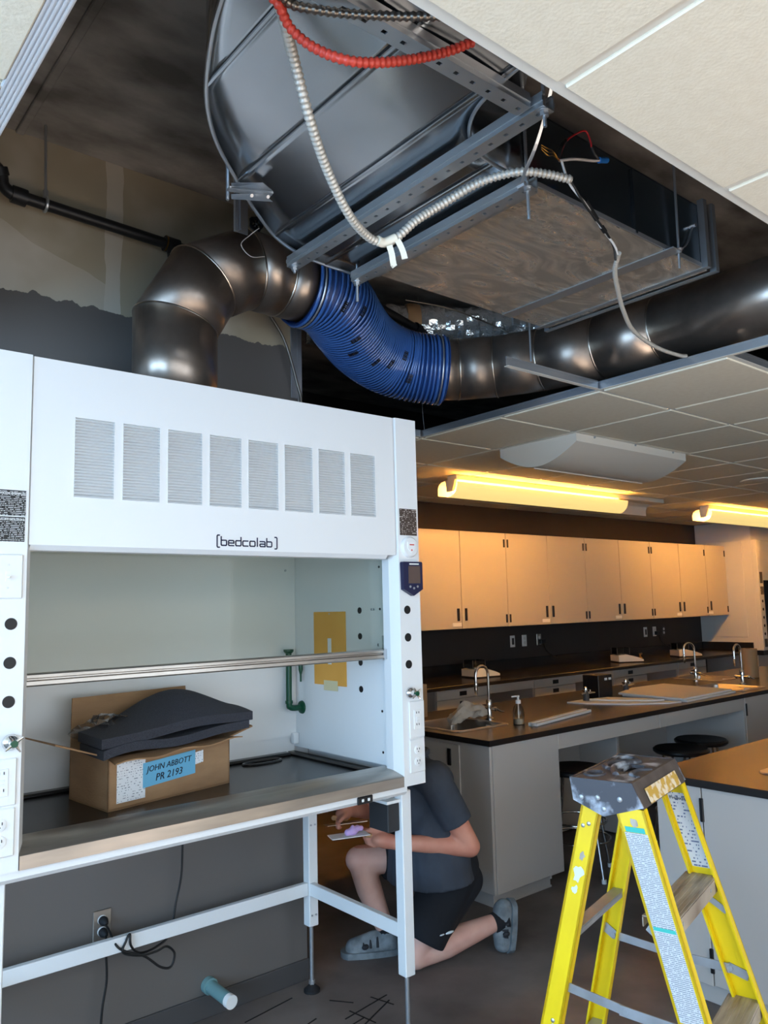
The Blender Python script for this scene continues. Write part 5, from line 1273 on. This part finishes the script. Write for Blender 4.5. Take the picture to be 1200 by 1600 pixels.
# ================================================================== second island in front
def isl2():
    holeb = (3.24, 3.9, 1.10, 1.60)
    o = slab_with_holes(2.975, 6.5, 0.2, 1.93, [(holeb[0]+0.034, holeb[1]-0.034, holeb[2]+0.034, holeb[3]-0.034)], ISZ-0.03, ISZ).build('bench_worktop', 'epoxy', None, 0)
    tag(o, 'black epoxy bench worktop right behind the yellow ladder', 'worktop')
    sink_unit('sink', 'stainless sink in the bench behind the yellow ladder', *holeb)
    t = base_unit('bench_cabinet', 'pale grey bench cabinet right behind the yellow ladder', 'cabinet', [('body', (3.02, 6.4, 0.3, 1.90, 0.09, 0.64), 'taupe_cab'), ('stile', (3.0, 3.0195, 1.705, 1.90, 0.09, 0.834), 'taupe_cab'), ('door', (3.0, 3.0195, 1.12, 1.70, 0.095, 0.83), 'taupe_cab'), ('door', (3.0, 3.0195, 0.53, 1.115, 0.095, 0.83), 'taupe_cab'), ('end_panel', (3.021, 6.4, 1.885, 1.90, 0.641, 0.834), 'taupe_cab'), ('plinth', (3.06, 6.3, 0.36, 1.84, 0.0, 0.09), 'taupe_cab')], (3.3, 1.5, 0))
    MB().box(2.992, 3.001, 1.695, 1.71, 0.70, 0.79, 0.002).build('hinge', 'black_plastic', t)
    MB().box(2.992, 3.001, 1.695, 1.71, 0.14, 0.23, 0.002).build('hinge', 'black_plastic', t)
isl2()
# ================================================================== ceiling fixtures over the far bench
df = thing('air_diffuser', 'large half-drum air diffuser hanging under the ceiling tiles', 'air diffuser', (4.2, 3.0, HC))
prof = [(2.70, HC-0.008), (2.70, HC-0.055)]+[(2.70+0.58*t, HC-0.055-0.105*math.sin(math.pi*t*0.97+0.02)) for t in [i/14 for i in range(1, 14)]]+[(3.28, HC-0.06), (3.28, HC-0.008)]
MB().prism(prof, 'x', 3.68, 4.86).build('drum', 'diffuser', df, 25)
MB().box(3.655, 4.885, 2.675, 3.305, HC-0.0095, HC-0.0072, 0.001).build('mounting_frame', 'diffuser', df)
for x in (3.85, 4.27, 4.70): MB().cyl((x, 2.692, HC-0.016), (x, 2.700, HC-0.016), 0.006, 8).build('screw', 'zinc', df)
MB().box(3.70, 4.85, 3.03, 3.036, HC-0.166, HC-0.159).build('drum_seam', 'diffuser', df, 0)
def fixture(x0, x1, lab, dy=0.0):
    n0 = len(bpy.data.objects)
    t = thing('wall_wash_light', lab, 'ceiling light', ((x0+x1)/2, 4.15, HC), 'warm linear lights over the far worktop')
    MB().box(x0+0.05, x1+0.7, 4.10, 4.20, HC-0.045, HC-0.008, 0.003).build('housing', 'lamp_housing', t)
    MB().prism([(4.10, HC-0.045), (4.20, HC-0.045), (4.19, HC-0.13), (4.13, HC-0.13)], 'x', x0+0.03, x0+0.05).build('end_bracket', 'lamp_housing', t, 0)
    MB().prism([(4.10, HC-0.045), (4.20, HC-0.045), (4.19, HC-0.13), (4.13, HC-0.13)], 'x', x1-0.05, x1-0.03).build('end_bracket', 'lamp_housing', t, 0)
    tb = MB().cyl((x0+0.06, 4.145, HC-0.132), (x1-0.06, 4.145, HC-0.132), 0.014, 14).build('lamp_tube', 'lamp_tube', t)
    # curved trough: luminous front lip, perforated back
    n_ = 8; arc = [(4.04+0.10*(1-math.cos(math.radians(90*i/n_))), HC-0.076-0.104*math.sin(math.radians(90*i/n_))) for i in range(n_+1)]
    arc2 = [(y+0.003, z+0.003) for y, z in reversed(arc)]
    MB().prism(arc+arc2, 'x', x0, x1).build('front_lens', 'lamp_lens', t, 30)
    bk = [(4.20, HC-0.046), (4.235, HC-0.052), (4.262, HC-0.070), (4.275, HC-0.100), (4.275, HC-0.152)]
    MB().prism(bk+[(y-0.003, z-0.002) for y, z in reversed(bk)], 'x', x0+0.02, x1+0.65).build('back_reflector', 'lamp_housing', t, 30)
    t.location.y += dy
    return t
fixture(4.06, 6.22, 'warm linear wall-wash light hanging past the air diffuser')
fixture(7.72, 9.7, 'warm linear wall-wash light hanging above the far end of the cabinets')
cs = thing('ceiling_speaker', 'round flat speaker grille in the ceiling tiles', 'speaker', (6.5, 2.96, HC))
MB().lathe([(0.14, 0.006), (0.14, 0.012), (0.12, 0.018), (0.0, 0.018)], (6.50, 2.98, HC), (0, 0, -1), 30).build('grille', 'diffuser', cs)
MB().tube([(6.50+0.14*math.cos(2*math.pi*k/30), 2.98+0.14*math.sin(2*math.pi*k/30), HC-0.011) for k in range(30)], 0.005, 6, closed=True).build('trim_ring', 'tee_white', cs, 60)
# ================================================================== step ladder
lad = thing('step_ladder', 'paint-spattered yellow fibreglass step ladder with grey plastic top', 'ladder', (1.767, 1.181, 0), None, True, math.atan2(0.25, 0.968))
def rail(x_top, x_bot, yt0, yt1, yb0, yb1, ztop, inward, name, depth=0.027):
    """channel rail: web on the outside, flanges turned inward"""
    th = 0.006
    def quad(xo_t, xo_b, a_t, b_t, a_b, b_b, dx):
        vs = []
        for z, xo, a, b in ((0.0, xo_b, a_b, b_b), (ztop, xo_t, a_t, b_t)):
            vs += [(xo, a, z), (xo+dx, a, z), (xo+dx, b, z), (xo, b, z)]
        return MB().add(vs, [(0, 1, 2, 3), (4, 5, 6, 7), (0, 1, 5, 4), (1, 2, 6, 5), (2, 3, 7, 6), (3, 0, 4, 7)])
    b = quad(x_top, x_bot, yt0, yt1, yb0, yb1, inward*th)
    for e in (0, 1):
        if e == 0: q = quad(x_top, x_bot, yt0, yt0+th, yb0, yb0+th, inward*depth)
        else: q = quad(x_top, x_bot, yt1-th, yt1, yb1-th, yb1, inward*depth)
        b.add(q.v, q.f)
    return b.build(name, 'yellow', lad, 20)
fy = lambda z: -0.0285-(1.06-z)*0.283          # front edge of the front rails
ry = lambda z: 0.082+(1.06-z)*0.232           # near edge of the rear rails
RA = rail(-0.0236, -0.085, fy(1.06), fy(1.06)+0.072, fy(0), fy(0)+0.070, 1.06, 1, 'front_rail')
RB = rail(0.3356, 0.397, fy(1.06), fy(1.06)+0.072, fy(0), fy(0)+0.070, 1.06, -1, 'front_rail')
RC = rail(-0.020, -0.060, ry(1.09), ry(1.09)+0.048, ry(0), ry(0)+0.056, 1.09, 1, 'rear_rail')
RD = rail(0.332, 0.372, ry(1.09), ry(1.09)+0.048, ry(0), ry(0)+0.056, 1.09, -1, 'rear_rail')
for r_, x, y0, y1 in ((RA, -0.085, fy(0), fy(0)+0.07), (RB, 0.370, fy(0), fy(0)+0.07), (RC, -0.060, ry(0), ry(0)+0.056), (RD, 0.345, ry(0), ry(0)+0.056)):
    MB().box(x-0.004, x+0.031, y0-0.004, y1+0.004, 0.0, 0.03, 0.004).build('foot', 'black_rubber', r_)
xo = lambda z, s: (-0.022-(1.09-z)*0.0578) if s < 0 else (0.334+(1.09-z)*0.0578)
# printed labels: outside of the near front rail, inside of the far one
def rail_label(s, zt, zb, m, par, inset, u0=0.008, u1=0.064, nm='safety_label'):
    x_t, x_b = xo(zt, s)+inset, xo(zb, s)+inset; e = 0.0007*(-1 if s < 0 else -1)
    v = [(x_b, fy(zb)+u0, zb), (x_b, fy(zb)+u1, zb), (x_t, fy(zt)+u1, zt), (x_t, fy(zt)+u0, zt)]
    return MB().add(v+[(p[0]+e, p[1], p[2]) for p in v], [(0, 1, 2, 3), (7, 6, 5, 4), (0, 4, 5, 1), (1, 5, 6, 2), (2, 6, 7, 3), (3, 7, 4, 0)]).build(nm, m, par, 0)
rail_label(-1, 1.005, 0.605, 'print_ladder', RA, -0.0005)
rail_label(-1, 1.018, 1.006, 'teal', RA, -0.0005, 0.012, 0.060, 'label_band')
rail_label(-1, 0.800, 0.792, 'teal', RA, -0.0013, 0.010, 0.062, 'label_band')
rail_label(1, 1.03, 0.835, 'print_ladder_icon', RB, -0.0062, 0.010, 0.060)
text_mesh('Products', 0.012, (xo(1.015, 1)-0.0078, fy(1.015)+0.056, 1.012), (0, -1, 0), (0, 0.28, 1), 'ink', RB)
# cap
cp = MB(); x0, x1 = -0.028, 0.340
prof = [(-0.030, 1.066), (-0.004, 1.122), (0.157, 1.122), (0.150, 1.066), (0.072, 1.034)]
cp.prism(prof, 'x', x0, x0+0.006)
cap = cp.build('cap', 'ladder_cap', lad, 0)
MB().prism(prof, 'x', x1-0.006, x1).build('cap_cheek', 'ladder_cap', cap, 0)
MB().prism([(-0.030, 1.062), (-0.004, 1.1215), (0.004, 1.1215), (-0.022, 1.062)], 'x', x0+0.0065, x1-0.0065).build('cap_front', 'ladder_cap_side', cap, 0)
MB().prism([(-0.0328, 1.066), (-0.0170, 1.100), (-0.0160, 1.0995), (-0.0318, 1.0655)], 'x', 0.03, 0.285).build('warning_sticker', 'sticker_yellow', cap, 0)
MB().prism([(0.150, 1.066), (0.157, 1.1215), (0.150, 1.1215), (0.144, 1.066)], 'x', x0+0.0065, x1-0.0065).build('cap_back', 'ladder_cap', cap, 0)
# moulded tray top: rim with round tool holes and a curved ridge
tops = slab_with_holes(x0+0.0065, x1-0.0065, 0.0045, 0.1495, [(0.02, 0.07, 0.10, 0.135), (0.105, 0.205, 0.035, 0.075), (0.245, 0.305, 0.09, 0.13)], 1.112, 1.1205)
tops.build('cap_top', 'ladder_cap', cap, 0)
MB().box(x0+0.01, x1-0.01, 0.008, 0.146, 1.085, 1.09).build('cap_tray', 'ladder_cap_side', cap, 0)
for yy, hh, xa_, xb_ in ((0.085, 0.012, 0.06, 0.25), (0.118, 0.010, 0.11, 0.24), (0.022, 0.008, 0.05, 0.16)):
    MB().tube(smoothpath([(xa_, yy-0.018, 1.119), ((xa_+xb_)/2-0.03, yy+0.01, 1.121), ((xa_+xb_)/2+0.03, yy+0.01, 1.121), (xb_, yy-0.018, 1.119)], 6), hh*0.8, 8).build('cap_ridge', 'ladder_cap', cap, 60)
for a, b in (((0.02, 0.10), (0.07, 0.135)), ((0.245, 0.09), (0.305, 0.13))):
    cx_, cy_ = (a[0]+b[0])/2, (a[1]+b[1])/2
    MB().tube([(cx_+0.033*math.cos(2*math.pi*k/20), cy_+0.024*math.sin(2*math.pi*k/20), 1.1205) for k in range(20)], 0.005, 6, closed=True).build('hole_rim', 'ladder_cap', cap, 60)
for y, z in ((0.128, 1.075), (0.085, 1.078), (0.028, 1.080), (0.070, 1.052)):
    MB().lathe([(0.007, 0), (0.006, 0.002), (0.002, 0.0035)], (x0, y, z), (-1, 0, 0), 12).build('rivet', 'alu', cap)
# treads
for i, zt in enumerate((0.818, 0.513, 0.208)):
    xa_, xb_ = xo(zt, -1)+0.006, xo(zt, 1)-0.006; y0, y1 = fy(zt)+0.004, fy(zt)+0.085
    s_ = MB().box(xa_, xb_, y0, y1, zt-0.004, zt, 0.0012).build('tread', 'alu_step', lad)
    MB().box(xa_, xb_, y0-0.0006, y0+0.003, zt-0.040, zt-0.0045).build('tread_front', 'alu_step', s_, 0)
    MB().box(xa_, xb_, y1-0.003, y1, zt-0.026, zt-0.0045).build('tread_rear', 'alu_step', s_, 0)
    rb = MB()
    for k in range(6): rb.box(xa_+0.01, xb_-0.01, y0+0.008+k*0.013, y0+0.012+k*0.013, zt, zt+0.0012)
    rb.build('tread_ribs', 'alu_step', s_, 0)
    for dx in (0.05, 0.31): MB().cyl((xa_+dx, y0-0.0006, zt-0.02), (xa_+dx, y0-0.002, zt-0.02), 0.005, 8).build('tread_rivet', 'zinc', s_)
    for s in (-1, 1):
        xx = xo(zt, s)+(0.012 if s < 0 else -0.012)
        MB().bar((xx+(-s)*0.0, y1-0.01, zt-0.028), (xo(zt-0.09, s)-s*0.008, fy(zt-0.09)+0.01, zt-0.09), 0.016, 0.002, upv=(1, 0, 0)).build('tread_brace', 'alu', s_, 0)
# rear braces
for z in (0.735, 0.35):
    ya_ = ry(z)+0.006
    rbz = MB().box(-0.020-(1.09-z)*0.0367+0.007, 0.332+(1.09-z)*0.0367-0.007, ya_, ya_+0.034, z, z+0.004, 0.001).build('rear_brace', 'alu', lad)
    MB().box(-0.020-(1.09-z)*0.0367+0.007, 0.332+(1.09-z)*0.0367-0.007, ya_, ya_+0.003, z-0.012, z).build('brace_lip', 'alu', rbz, 0)
# spreaders: hinged bars on both sides
for s in (-1, 1):
    z = 0.594; xf = xo(z, s)-s*0.010; xr = (-0.020-(1.09-z)*0.0367) if s < 0 else (0.332+(1.09-z)*0.0367); xr -= s*0.012
    pr0 = Vector((xr, ry(z)+0.014, z+0.012)); pf0 = Vector((xf, fy(z)+0.05, z-0.012)); mid = pr0.lerp(pf0, 0.52)+Vector((0, 0, -0.006))
    a = MB().bar(pr0, mid+(mid-pr0).normalized()*0.015, 0.022, 0.003, upv=(1, 0, 0)).build('spreader', 'alu', lad, 0)
    MB().bar(mid-(pf0-mid).normalized()*0.015+Vector((-0.0032, 0, 0)), pf0+Vector((-0.0032, 0, 0)), 0.024, 0.003, upv=(1, 0, 0)).build('spreader_arm', 'alu', a, 0)
    for c in (pr0, mid, pf0): MB().cyl(c+Vector((-0.006, 0, 0)), c+Vector((0.006, 0, 0)), 0.007, 10).build('rivet', 'zinc', a)
    MB().bar(pr0+Vector((0.001, 0.03, 0.02)), pr0+Vector((0.001, -0.004, -0.002)), 0.026, 0.003, upv=(1, 0, 0)).build('spreader_bracket', 'alu', a, 0)
    MB().bar(pf0+Vector((0.001, -0.045, -0.012)), pf0+Vector((0.001, 0.006, 0.002)), 0.024, 0.003, upv=(1, 0, 0)).build('spreader_bracket', 'alu', a, 0)
# rail rivets and paint splashes
for y, z, r_ in ((0.020, 1.010, RC), (0.034, 1.004, RC), (0.022, 0.52, RC), (0.020, 0.508, RC), (0.012, 0.60, RA), (0.05, 0.585, RA)):
    rear = r_ is RC; xx = (-0.020-(1.09-z)*0.0367) if rear else xo(z, -1); yy = (ry(z) if rear else fy(z))+y
    MB().lathe([(0.0055, 0), (0.005, 0.0015), (0.002, 0.003)], (xx, yy, z), (-1, 0, 0), 10).build('rivet', 'zinc', r_)
def splash(r_, z, y, rad, seed, m='paint_splash'):
    q = random.Random(seed); rear = r_ is RC; pts = []
    for k in range(14):
        a = 2*math.pi*k/14; d = rad*(0.6+0.6*q.random()); zz = z+d*1.4*math.sin(a); yy = min(max(y+d*math.cos(a), 0.003), 0.045 if rear else 0.068)
        xx = (-0.020-(1.09-zz)*0.0367) if rear else xo(zz, -1)
        pts.append((xx-0.0008, (ry(zz) if rear else fy(zz))+yy, zz))
    MB().add(pts+[(p[0]+0.0006, p[1], p[2]) for p in pts], [tuple(range(14)), tuple(reversed(range(14, 28)))]+[(i, (i+1) % 14, 14+(i+1) % 14, 14+i) for i in range(14)]).build('paint_splash', m, r_, 0)
splash(RC, 0.885, 0.024, 0.015, 1); splash(RC, 0.845, 0.026, 0.008, 2); splash(RC, 0.93, 0.022, 0.008, 3, 'alu_step')
splash(RA, 1.028, 0.035, 0.010, 4, 'alu_step'); splash(RA, 0.90, 0.045, 0.007, 5, 'yellow_edge'); splash(RA, 0.655, 0.035, 0.008, 6, 'yellow'); splash(RA, 0.64, 0.028, 0.007, 8, 'yellow'); splash(RA, 0.59, 0.03, 0.006, 9)

# ================================================================== kneeling worker
PK = Vector((2.408, 2.737, 0)); fd = Vector((-0.951, 0.309, 0)); ld = Vector((-0.309, -0.951, 0))
def L3(f, u, o): return PK+fd*f+ld*o+Vector((0, 0, u))
def solid(spec, voxel, name, m, parent, smooth_it=6, flat=()):
    b = MB()
    for item in spec:
        if item[0] == 's': _, c, r, scl = item; b.sphere(c, r, 16, 10, scl)
        else:
            _, a, c, ra, rc = item[:5]; a = Vector(a); c = Vector(c)
            capd = item[5] if len(item) > 5 else 3
            b.tube([a, a.lerp(c, 0.5), c], [ra, (ra+rc)/2, rc], 18)
            if capd & 1: b.sphere(a, ra, 16, 10)
            if capd & 2: b.sphere(c, rc, 16, 10)
    me = b.mesh(name, ORG[parent]); tmp = bpy.data.objects.new('tmp', me); sc.collection.objects.link(tmp)
    rm = tmp.modifiers.new('r', 'REMESH'); rm.mode = 'VOXEL'; rm.voxel_size = voxel
    if smooth_it: sm = tmp.modifiers.new('s', 'SMOOTH'); sm.iterations = smooth_it; sm.factor = 0.5
    dg = bpy.context.evaluated_depsgraph_get(); dg.update(); out = bpy.data.meshes.new_from_object(tmp.evaluated_get(dg))
    bpy.data.objects.remove(tmp); out.name = name
    return link(name, out, m, parent, 180, ORG[parent])
per = thing('person', 'person in dark grey polo shirt and black shorts kneeling on one knee', 'person', (2.5, 2.8, 0))
S = lambda c, r, scl=(1, 1, 1): ('s', c, r, scl)
T = lambda a, b, ra, rb, cp_=3: ('t', a, b, ra, rb, cp_)
hipL, hipR = L3(-0.19, 0.40, -0.02), L3(-0.18, 0.40, -0.21)
pel = L3(-0.19, 0.40, -0.115); chest = L3(-0.08, 0.70, -0.10); neckb = L3(-0.035, 0.885, -0.10); head = L3(0.085, 1.035, -0.10)
shL, shR = L3(-0.055, 0.815, 0.09), L3(-0.03, 0.815, -0.29)
kneeL, ankL = L3(0.015, 0.062, 0.0), L3(-0.385, 0.135, 0.0)
kneeR, ankR = L3(0.175, 0.415, -0.245), L3(0.065, 0.095, -0.225)
elL, wrL = L3(-0.195, 0.525, 0.14), L3(0.115, 0.556, 0.045)
elR, wrR = L3(0.10, 0.60, -0.36), L3(0.235, 0.645, -0.225)
handL = L3(0.195, 0.572, 0.005); handR = L3(0.275, 0.635, -0.20)
body = [T(pel, chest, 0.13, 0.145), S(pel, 0.15, (1, 1, 0.9)), T(chest, neckb, 0.13, 0.062), T(neckb, head-Vector((0, 0, 0.05)), 0.058, 0.055),
        T(shL, shR, 0.062, 0.062), T(shL, elL, 0.056, 0.046), T(elL, wrL, 0.046, 0.031), T(shR, elR, 0.054, 0.044), T(elR, wrR, 0.042, 0.029),
        T(hipL, kneeL+Vector((0, 0, 0.01)), 0.088, 0.058), T(kneeL, L3(-0.13, 0.085, 0), 0.056, 0.060), T(L3(-0.13, 0.085, 0), ankL, 0.060, 0.037),
        T(hipR, kneeR, 0.090, 0.062), T(kneeR, L3(0.135, 0.28, -0.24), 0.060, 0.059), T(L3(0.135, 0.28, -0.24), ankR, 0.059, 0.038),
        S(kneeR+fd*0.012, 0.058), S(kneeL, 0.058)]
# head with face
hd = fd; hl = ld; hu = Vector((0, 0, 1))
body += [S(head, 0.098, (1.0, 0.92, 1.18)), S(head+hd*0.03-hu*0.055, 0.07, (1, 0.9, 1)), S(head+hd*0.100-hu*0.018, 0.016), T(head+hd*0.092+hu*0.015, head+hd*0.108-hu*0.02, 0.010, 0.014),
         S(head+hl*0.092-hu*0.01, 0.024, (0.9, 0.5, 1.2)), S(head-hl*0.092-hu*0.01, 0.024, (0.9, 0.5, 1.2)), T(head+hd*0.088-hu*0.055+hl*0.02, head+hd*0.088-hu*0.055-hl*0.02, 0.009, 0.009), S(head+hd*0.075-hu*0.098, 0.028)]
# hands: palm and five separate fingers, curled round what they hold
def hand(w, h, side, grip_up):
    """palm from wrist w to h; side = direction of the thumb; fingers curl under"""
    d = (h-w).normalized(); sp = []
    across = side.normalized()
    sp += [T(w, w.lerp(h, 0.55), 0.030, 0.034), S(w.lerp(h, 0.75), 0.036, (1.05, 1.05, 0.75))]
    for k, ln in enumerate((0.034, 0.040, 0.037, 0.030)):
        base = h+across*(0.026-0.0185*k); kn1 = base+d*ln*0.8+grip_up*0.012; kn2 = kn1+d*ln*0.15+grip_up*0.026; tip = kn2-d*0.020+grip_up*0.006
        sp += [T(h.lerp(base, 0.6)-d*0.015, base, 0.012, 0.0105), T(base, kn1, 0.0105, 0.0095), T(kn1, kn2, 0.0095, 0.0088), T(kn2, tip, 0.0088, 0.0078)]
    tb = w.lerp(h, 0.45)+across*0.028; t1 = tb+across*0.022+d*0.024; t2 = t1+d*0.030+grip_up*0.006
    sp += [T(tb, t1, 0.015, 0.0115), T(t1, t2, 0.0115, 0.009)]
    return sp
body += hand(wrL, handL, Vector((0, 0, 1))*0.9-ld*0.4, -ld)
body += hand(wrR, handR, ld*0.5+fd*0.1, Vector((0, 0, -1)))
bo = solid(body, 0.0062, 'body', 'skin', per, 5)
bo.data.materials.append(M['skin_leg'])
for p_ in bo.data.polygons:
    c = p_.center+ORG[per]
    if c.z < 0.47 and (c-PK).dot(ld) < 0.10: p_.material_index = 1
# clothing
shirt = [T(L3(-0.105, 0.345, -0.09), L3(-0.10, 0.56, -0.09), 0.200, 0.178, 2), T(L3(-0.115, 0.345, 0.005), L3(-0.10, 0.56, -0.01), 0.150, 0.140, 2), T(L3(-0.115, 0.345, -0.19), L3(-0.10, 0.56, -0.18), 0.150, 0.140, 2),
         T(L3(-0.10, 0.56, -0.09), chest, 0.176, 0.158), T(chest, neckb-Vector((0, 0, 0.01)), 0.150, 0.070),
         T(shL, shR, 0.075, 0.075), S(L3(-0.11, 0.78, -0.02), 0.09), S(L3(-0.10, 0.78, -0.18), 0.09),
         T(shL, shL.lerp(elL, 0.66), 0.075, 0.072, 1), T(shR, shR.lerp(elR, 0.66), 0.074, 0.070, 1)]
sh = solid(shirt, 0.008, 'polo_shirt', 'shirt', per, 4)
MB().tube([neckb+Vector((0, 0, 0.004))+(fd*math.cos(2*math.pi*k/22)*1.05+ld*math.sin(2*math.pi*k/22))*0.070+Vector((0, 0, -0.014*math.cos(2*math.pi*k/22))) for k in range(22)], 0.014, 8, closed=True).build('collar', 'shirt', sh, 60)
shorts = [T(hipL, hipL.lerp(kneeL, 0.84), 0.118, 0.102, 1), T(L3(-0.25, 0.33, -0.03), hipL.lerp(kneeL, 0.84)-fd*0.035, 0.085, 0.070, 1), T(hipR, hipR.lerp(kneeR, 0.70), 0.118, 0.095, 1), S(pel-Vector((0, 0, 0.03))+fd*0.03, 0.150, (1.0, 1.15, 0.9))]
so2 = solid(shorts, 0.009, 'shorts', 'shorts', per, 6)
for c, l_ in ((L3(-0.105, 0.17, 0.098), 0.05), (L3(-0.07, 0.165, 0.096), 0.03)):
    MB().sphere(c, l_*0.5, 10, 6, (1.0, 0.25, 0.22)).build('paint_smear', 'paint_splash', so2)
# shoes and socks
def shoe(heel, toe, upv, sidev, ank, nm):
    d = (toe-heel).normalized(); Lh = (toe-heel).length
    sp = [S(heel+d*0.045+upv*0.045, 0.044, (1, 1, 1)), T(heel+d*0.05+upv*0.05, ank, 0.044, 0.046), T(heel+d*0.05+upv*0.042, heel+d*0.19+upv*0.036, 0.043, 0.042), S(heel+d*(Lh-0.055)+upv*0.030, 0.044, (1, 1, 0.95)), T(heel+d*0.12+upv*0.065, heel+d*0.20+upv*0.045, 0.034, 0.03)]
    o = solid(sp, 0.007, nm, 'shoe', per, 5)
    b = MB(); ring_ = []
    for k in range(28):
        a = 2*math.pi*k/28; t = 0.5-0.5*math.cos(a); w_ = 0.036+0.012*math.sin(math.pi*t)*1.0+0.006*t
        ring_.append(heel+d*(0.0+t*(Lh+0.01))+sidev*math.copysign(w_*min(1, abs(math.sin(a))*1.7), math.sin(a)))
    n_ = len(ring_); vs = [p-upv*0.004 for p in ring_]+[p+upv*0.022 for p in ring_]
    b.add(vs, [tuple(range(n_)), tuple(reversed(range(n_, 2*n_)))]+[(i, (i+1) % n_, n_+(i+1) % n_, n_+i) for i in range(n_)])
    b.build('sole', 'sole', o, 30)
    for t_, hh in ((0.30, 0.085), (0.42, 0.077), (0.54, 0.068)):
        c = heel+d*(Lh*t_+0.03); MB().tube([c+sidev*(0.044*math.cos(math.radians(a)))+upv*(0.03+(hh-0.03)*math.sin(math.radians(a))) for a in range(10, 171, 20)], 0.006, 6).build('strap', 'shoe_dark', o, 60)
    for sg in (-1, 1): MB().sphere(heel+d*(Lh*0.62)+sidev*sg*0.040+upv*0.045, 0.02, 10, 6, (1, 0.6, 0.6)).build('mesh_patch', 'shoe_dark', o)
    return o
# front foot flat on the floor; rear foot standing on its toes behind the kneeling knee
hR = L3(0.005, 0.004, -0.20); tR = L3(0.262, 0.004, -0.262); dR = (tR-hR).normalized()
shoe(hR, tR, Vector((0, 0, 1)), Vector((0, 0, 1)).cross(dR).normalized(), ankR+Vector((0, 0, -0.01)), 'shoe')
hL2 = L3(-0.478, 0.225, 0.0); tL2 = L3(-0.455, 0.004, 0.0); dL = (tL2-hL2).normalized(); uL = (fd-dL*fd.dot(dL)).normalized()
shoe(hL2, L3(-0.448, -0.002, 0.0)+Vector((0, 0, 0.004)), uL, uL.cross(dL).normalized(), ankL+fd*(-0.03), 'shoe')
MB().tube([ankL+fd*0.015-Vector((0, 0, 0.004)), ankL-fd*0.05+Vector((0, 0, 0.006))], [0.043, 0.047], 16).build('sock', 'sock', per, 60)
MB().tube([ankR+Vector((0, 0, 0.02)), ankR-Vector((0, 0, 0.035))], [0.043, 0.046], 16).build('sock', 'sock', per, 60)
hairb = [S(head+hu*0.022-hd*0.018, 0.104, (1.0, 0.93, 1.08)), S(head-hd*0.05-hu*0.02, 0.07)]
hb = solid(hairb, 0.008, 'hair', 'hair', per, 3)
# keep the face clear of hair
bmh = bmesh.new(); bmh.from_mesh(hb.data)
bmesh.ops.delete(bmh, geom=[f for f in bmh.faces if (f.calc_center_median()+ORG[per]-head).dot(hd) > 0.045 and (f.calc_center_median()+ORG[per]-head).z < 0.065], context='FACES'); bmh.to_mesh(hb.data); bmh.free()
for sg in (-1, 1): MB().sphere(head+hd*0.088+hl*sg*0.032+hu*0.006, 0.011, 10, 8).build('eye', 'paper', per)
# tools held in the hands
hk = thing('putty_board', 'white putty board with a purple lump held by the kneeling person', 'putty board', handL+Vector((0, 0, 0.03)))
bc = handL+fd*0.085-ld*0.01+Vector((0, 0, 0.026))
MB().bar(bc-fd*0.055, bc+fd*0.115, 0.075, 0.003, upv=(0, 0, 1)).build('board', 'paper', hk, 0)
MB().cyl(bc-fd*0.10-Vector((0, 0, 0.022)), bc-fd*0.045-Vector((0, 0, 0.008)), 0.010, 12).build('grip', 'wood_tan', hk)
lump = [S(bc+fd*0.01+Vector((0, 0, 0.016)), 0.020, (1.2, 1, 0.9)), S(bc+fd*0.034+Vector((0, 0, 0.012)), 0.015), S(bc-fd*0.010+Vector((0, 0, 0.024)), 0.014), S(bc-fd*0.026+Vector((0, 0, 0.022)), 0.012), S(bc+fd*0.012+Vector((0, 0, 0.032)), 0.009)]
solid(lump, 0.004, 'putty', 'putty', hk, 2)
tw = thing('trowel', 'flat trowel in the raised hand of the kneeling person', 'trowel', handR)
tc_ = handR+fd*0.02+Vector((0, 0, -0.038))
MB().bar(tc_-fd*0.13, tc_+fd*0.06, 0.075, 0.002, upv=(0, 0.15, 1)).build('blade', 'trowel', tw, 0)
MB().bar(tc_-fd*0.05+Vector((0, 0, 0.018)), tc_+fd*0.03+Vector((0, 0, 0.030)), 0.02, 0.02, b=0.006).build('handle', 'wood_tan', tw)
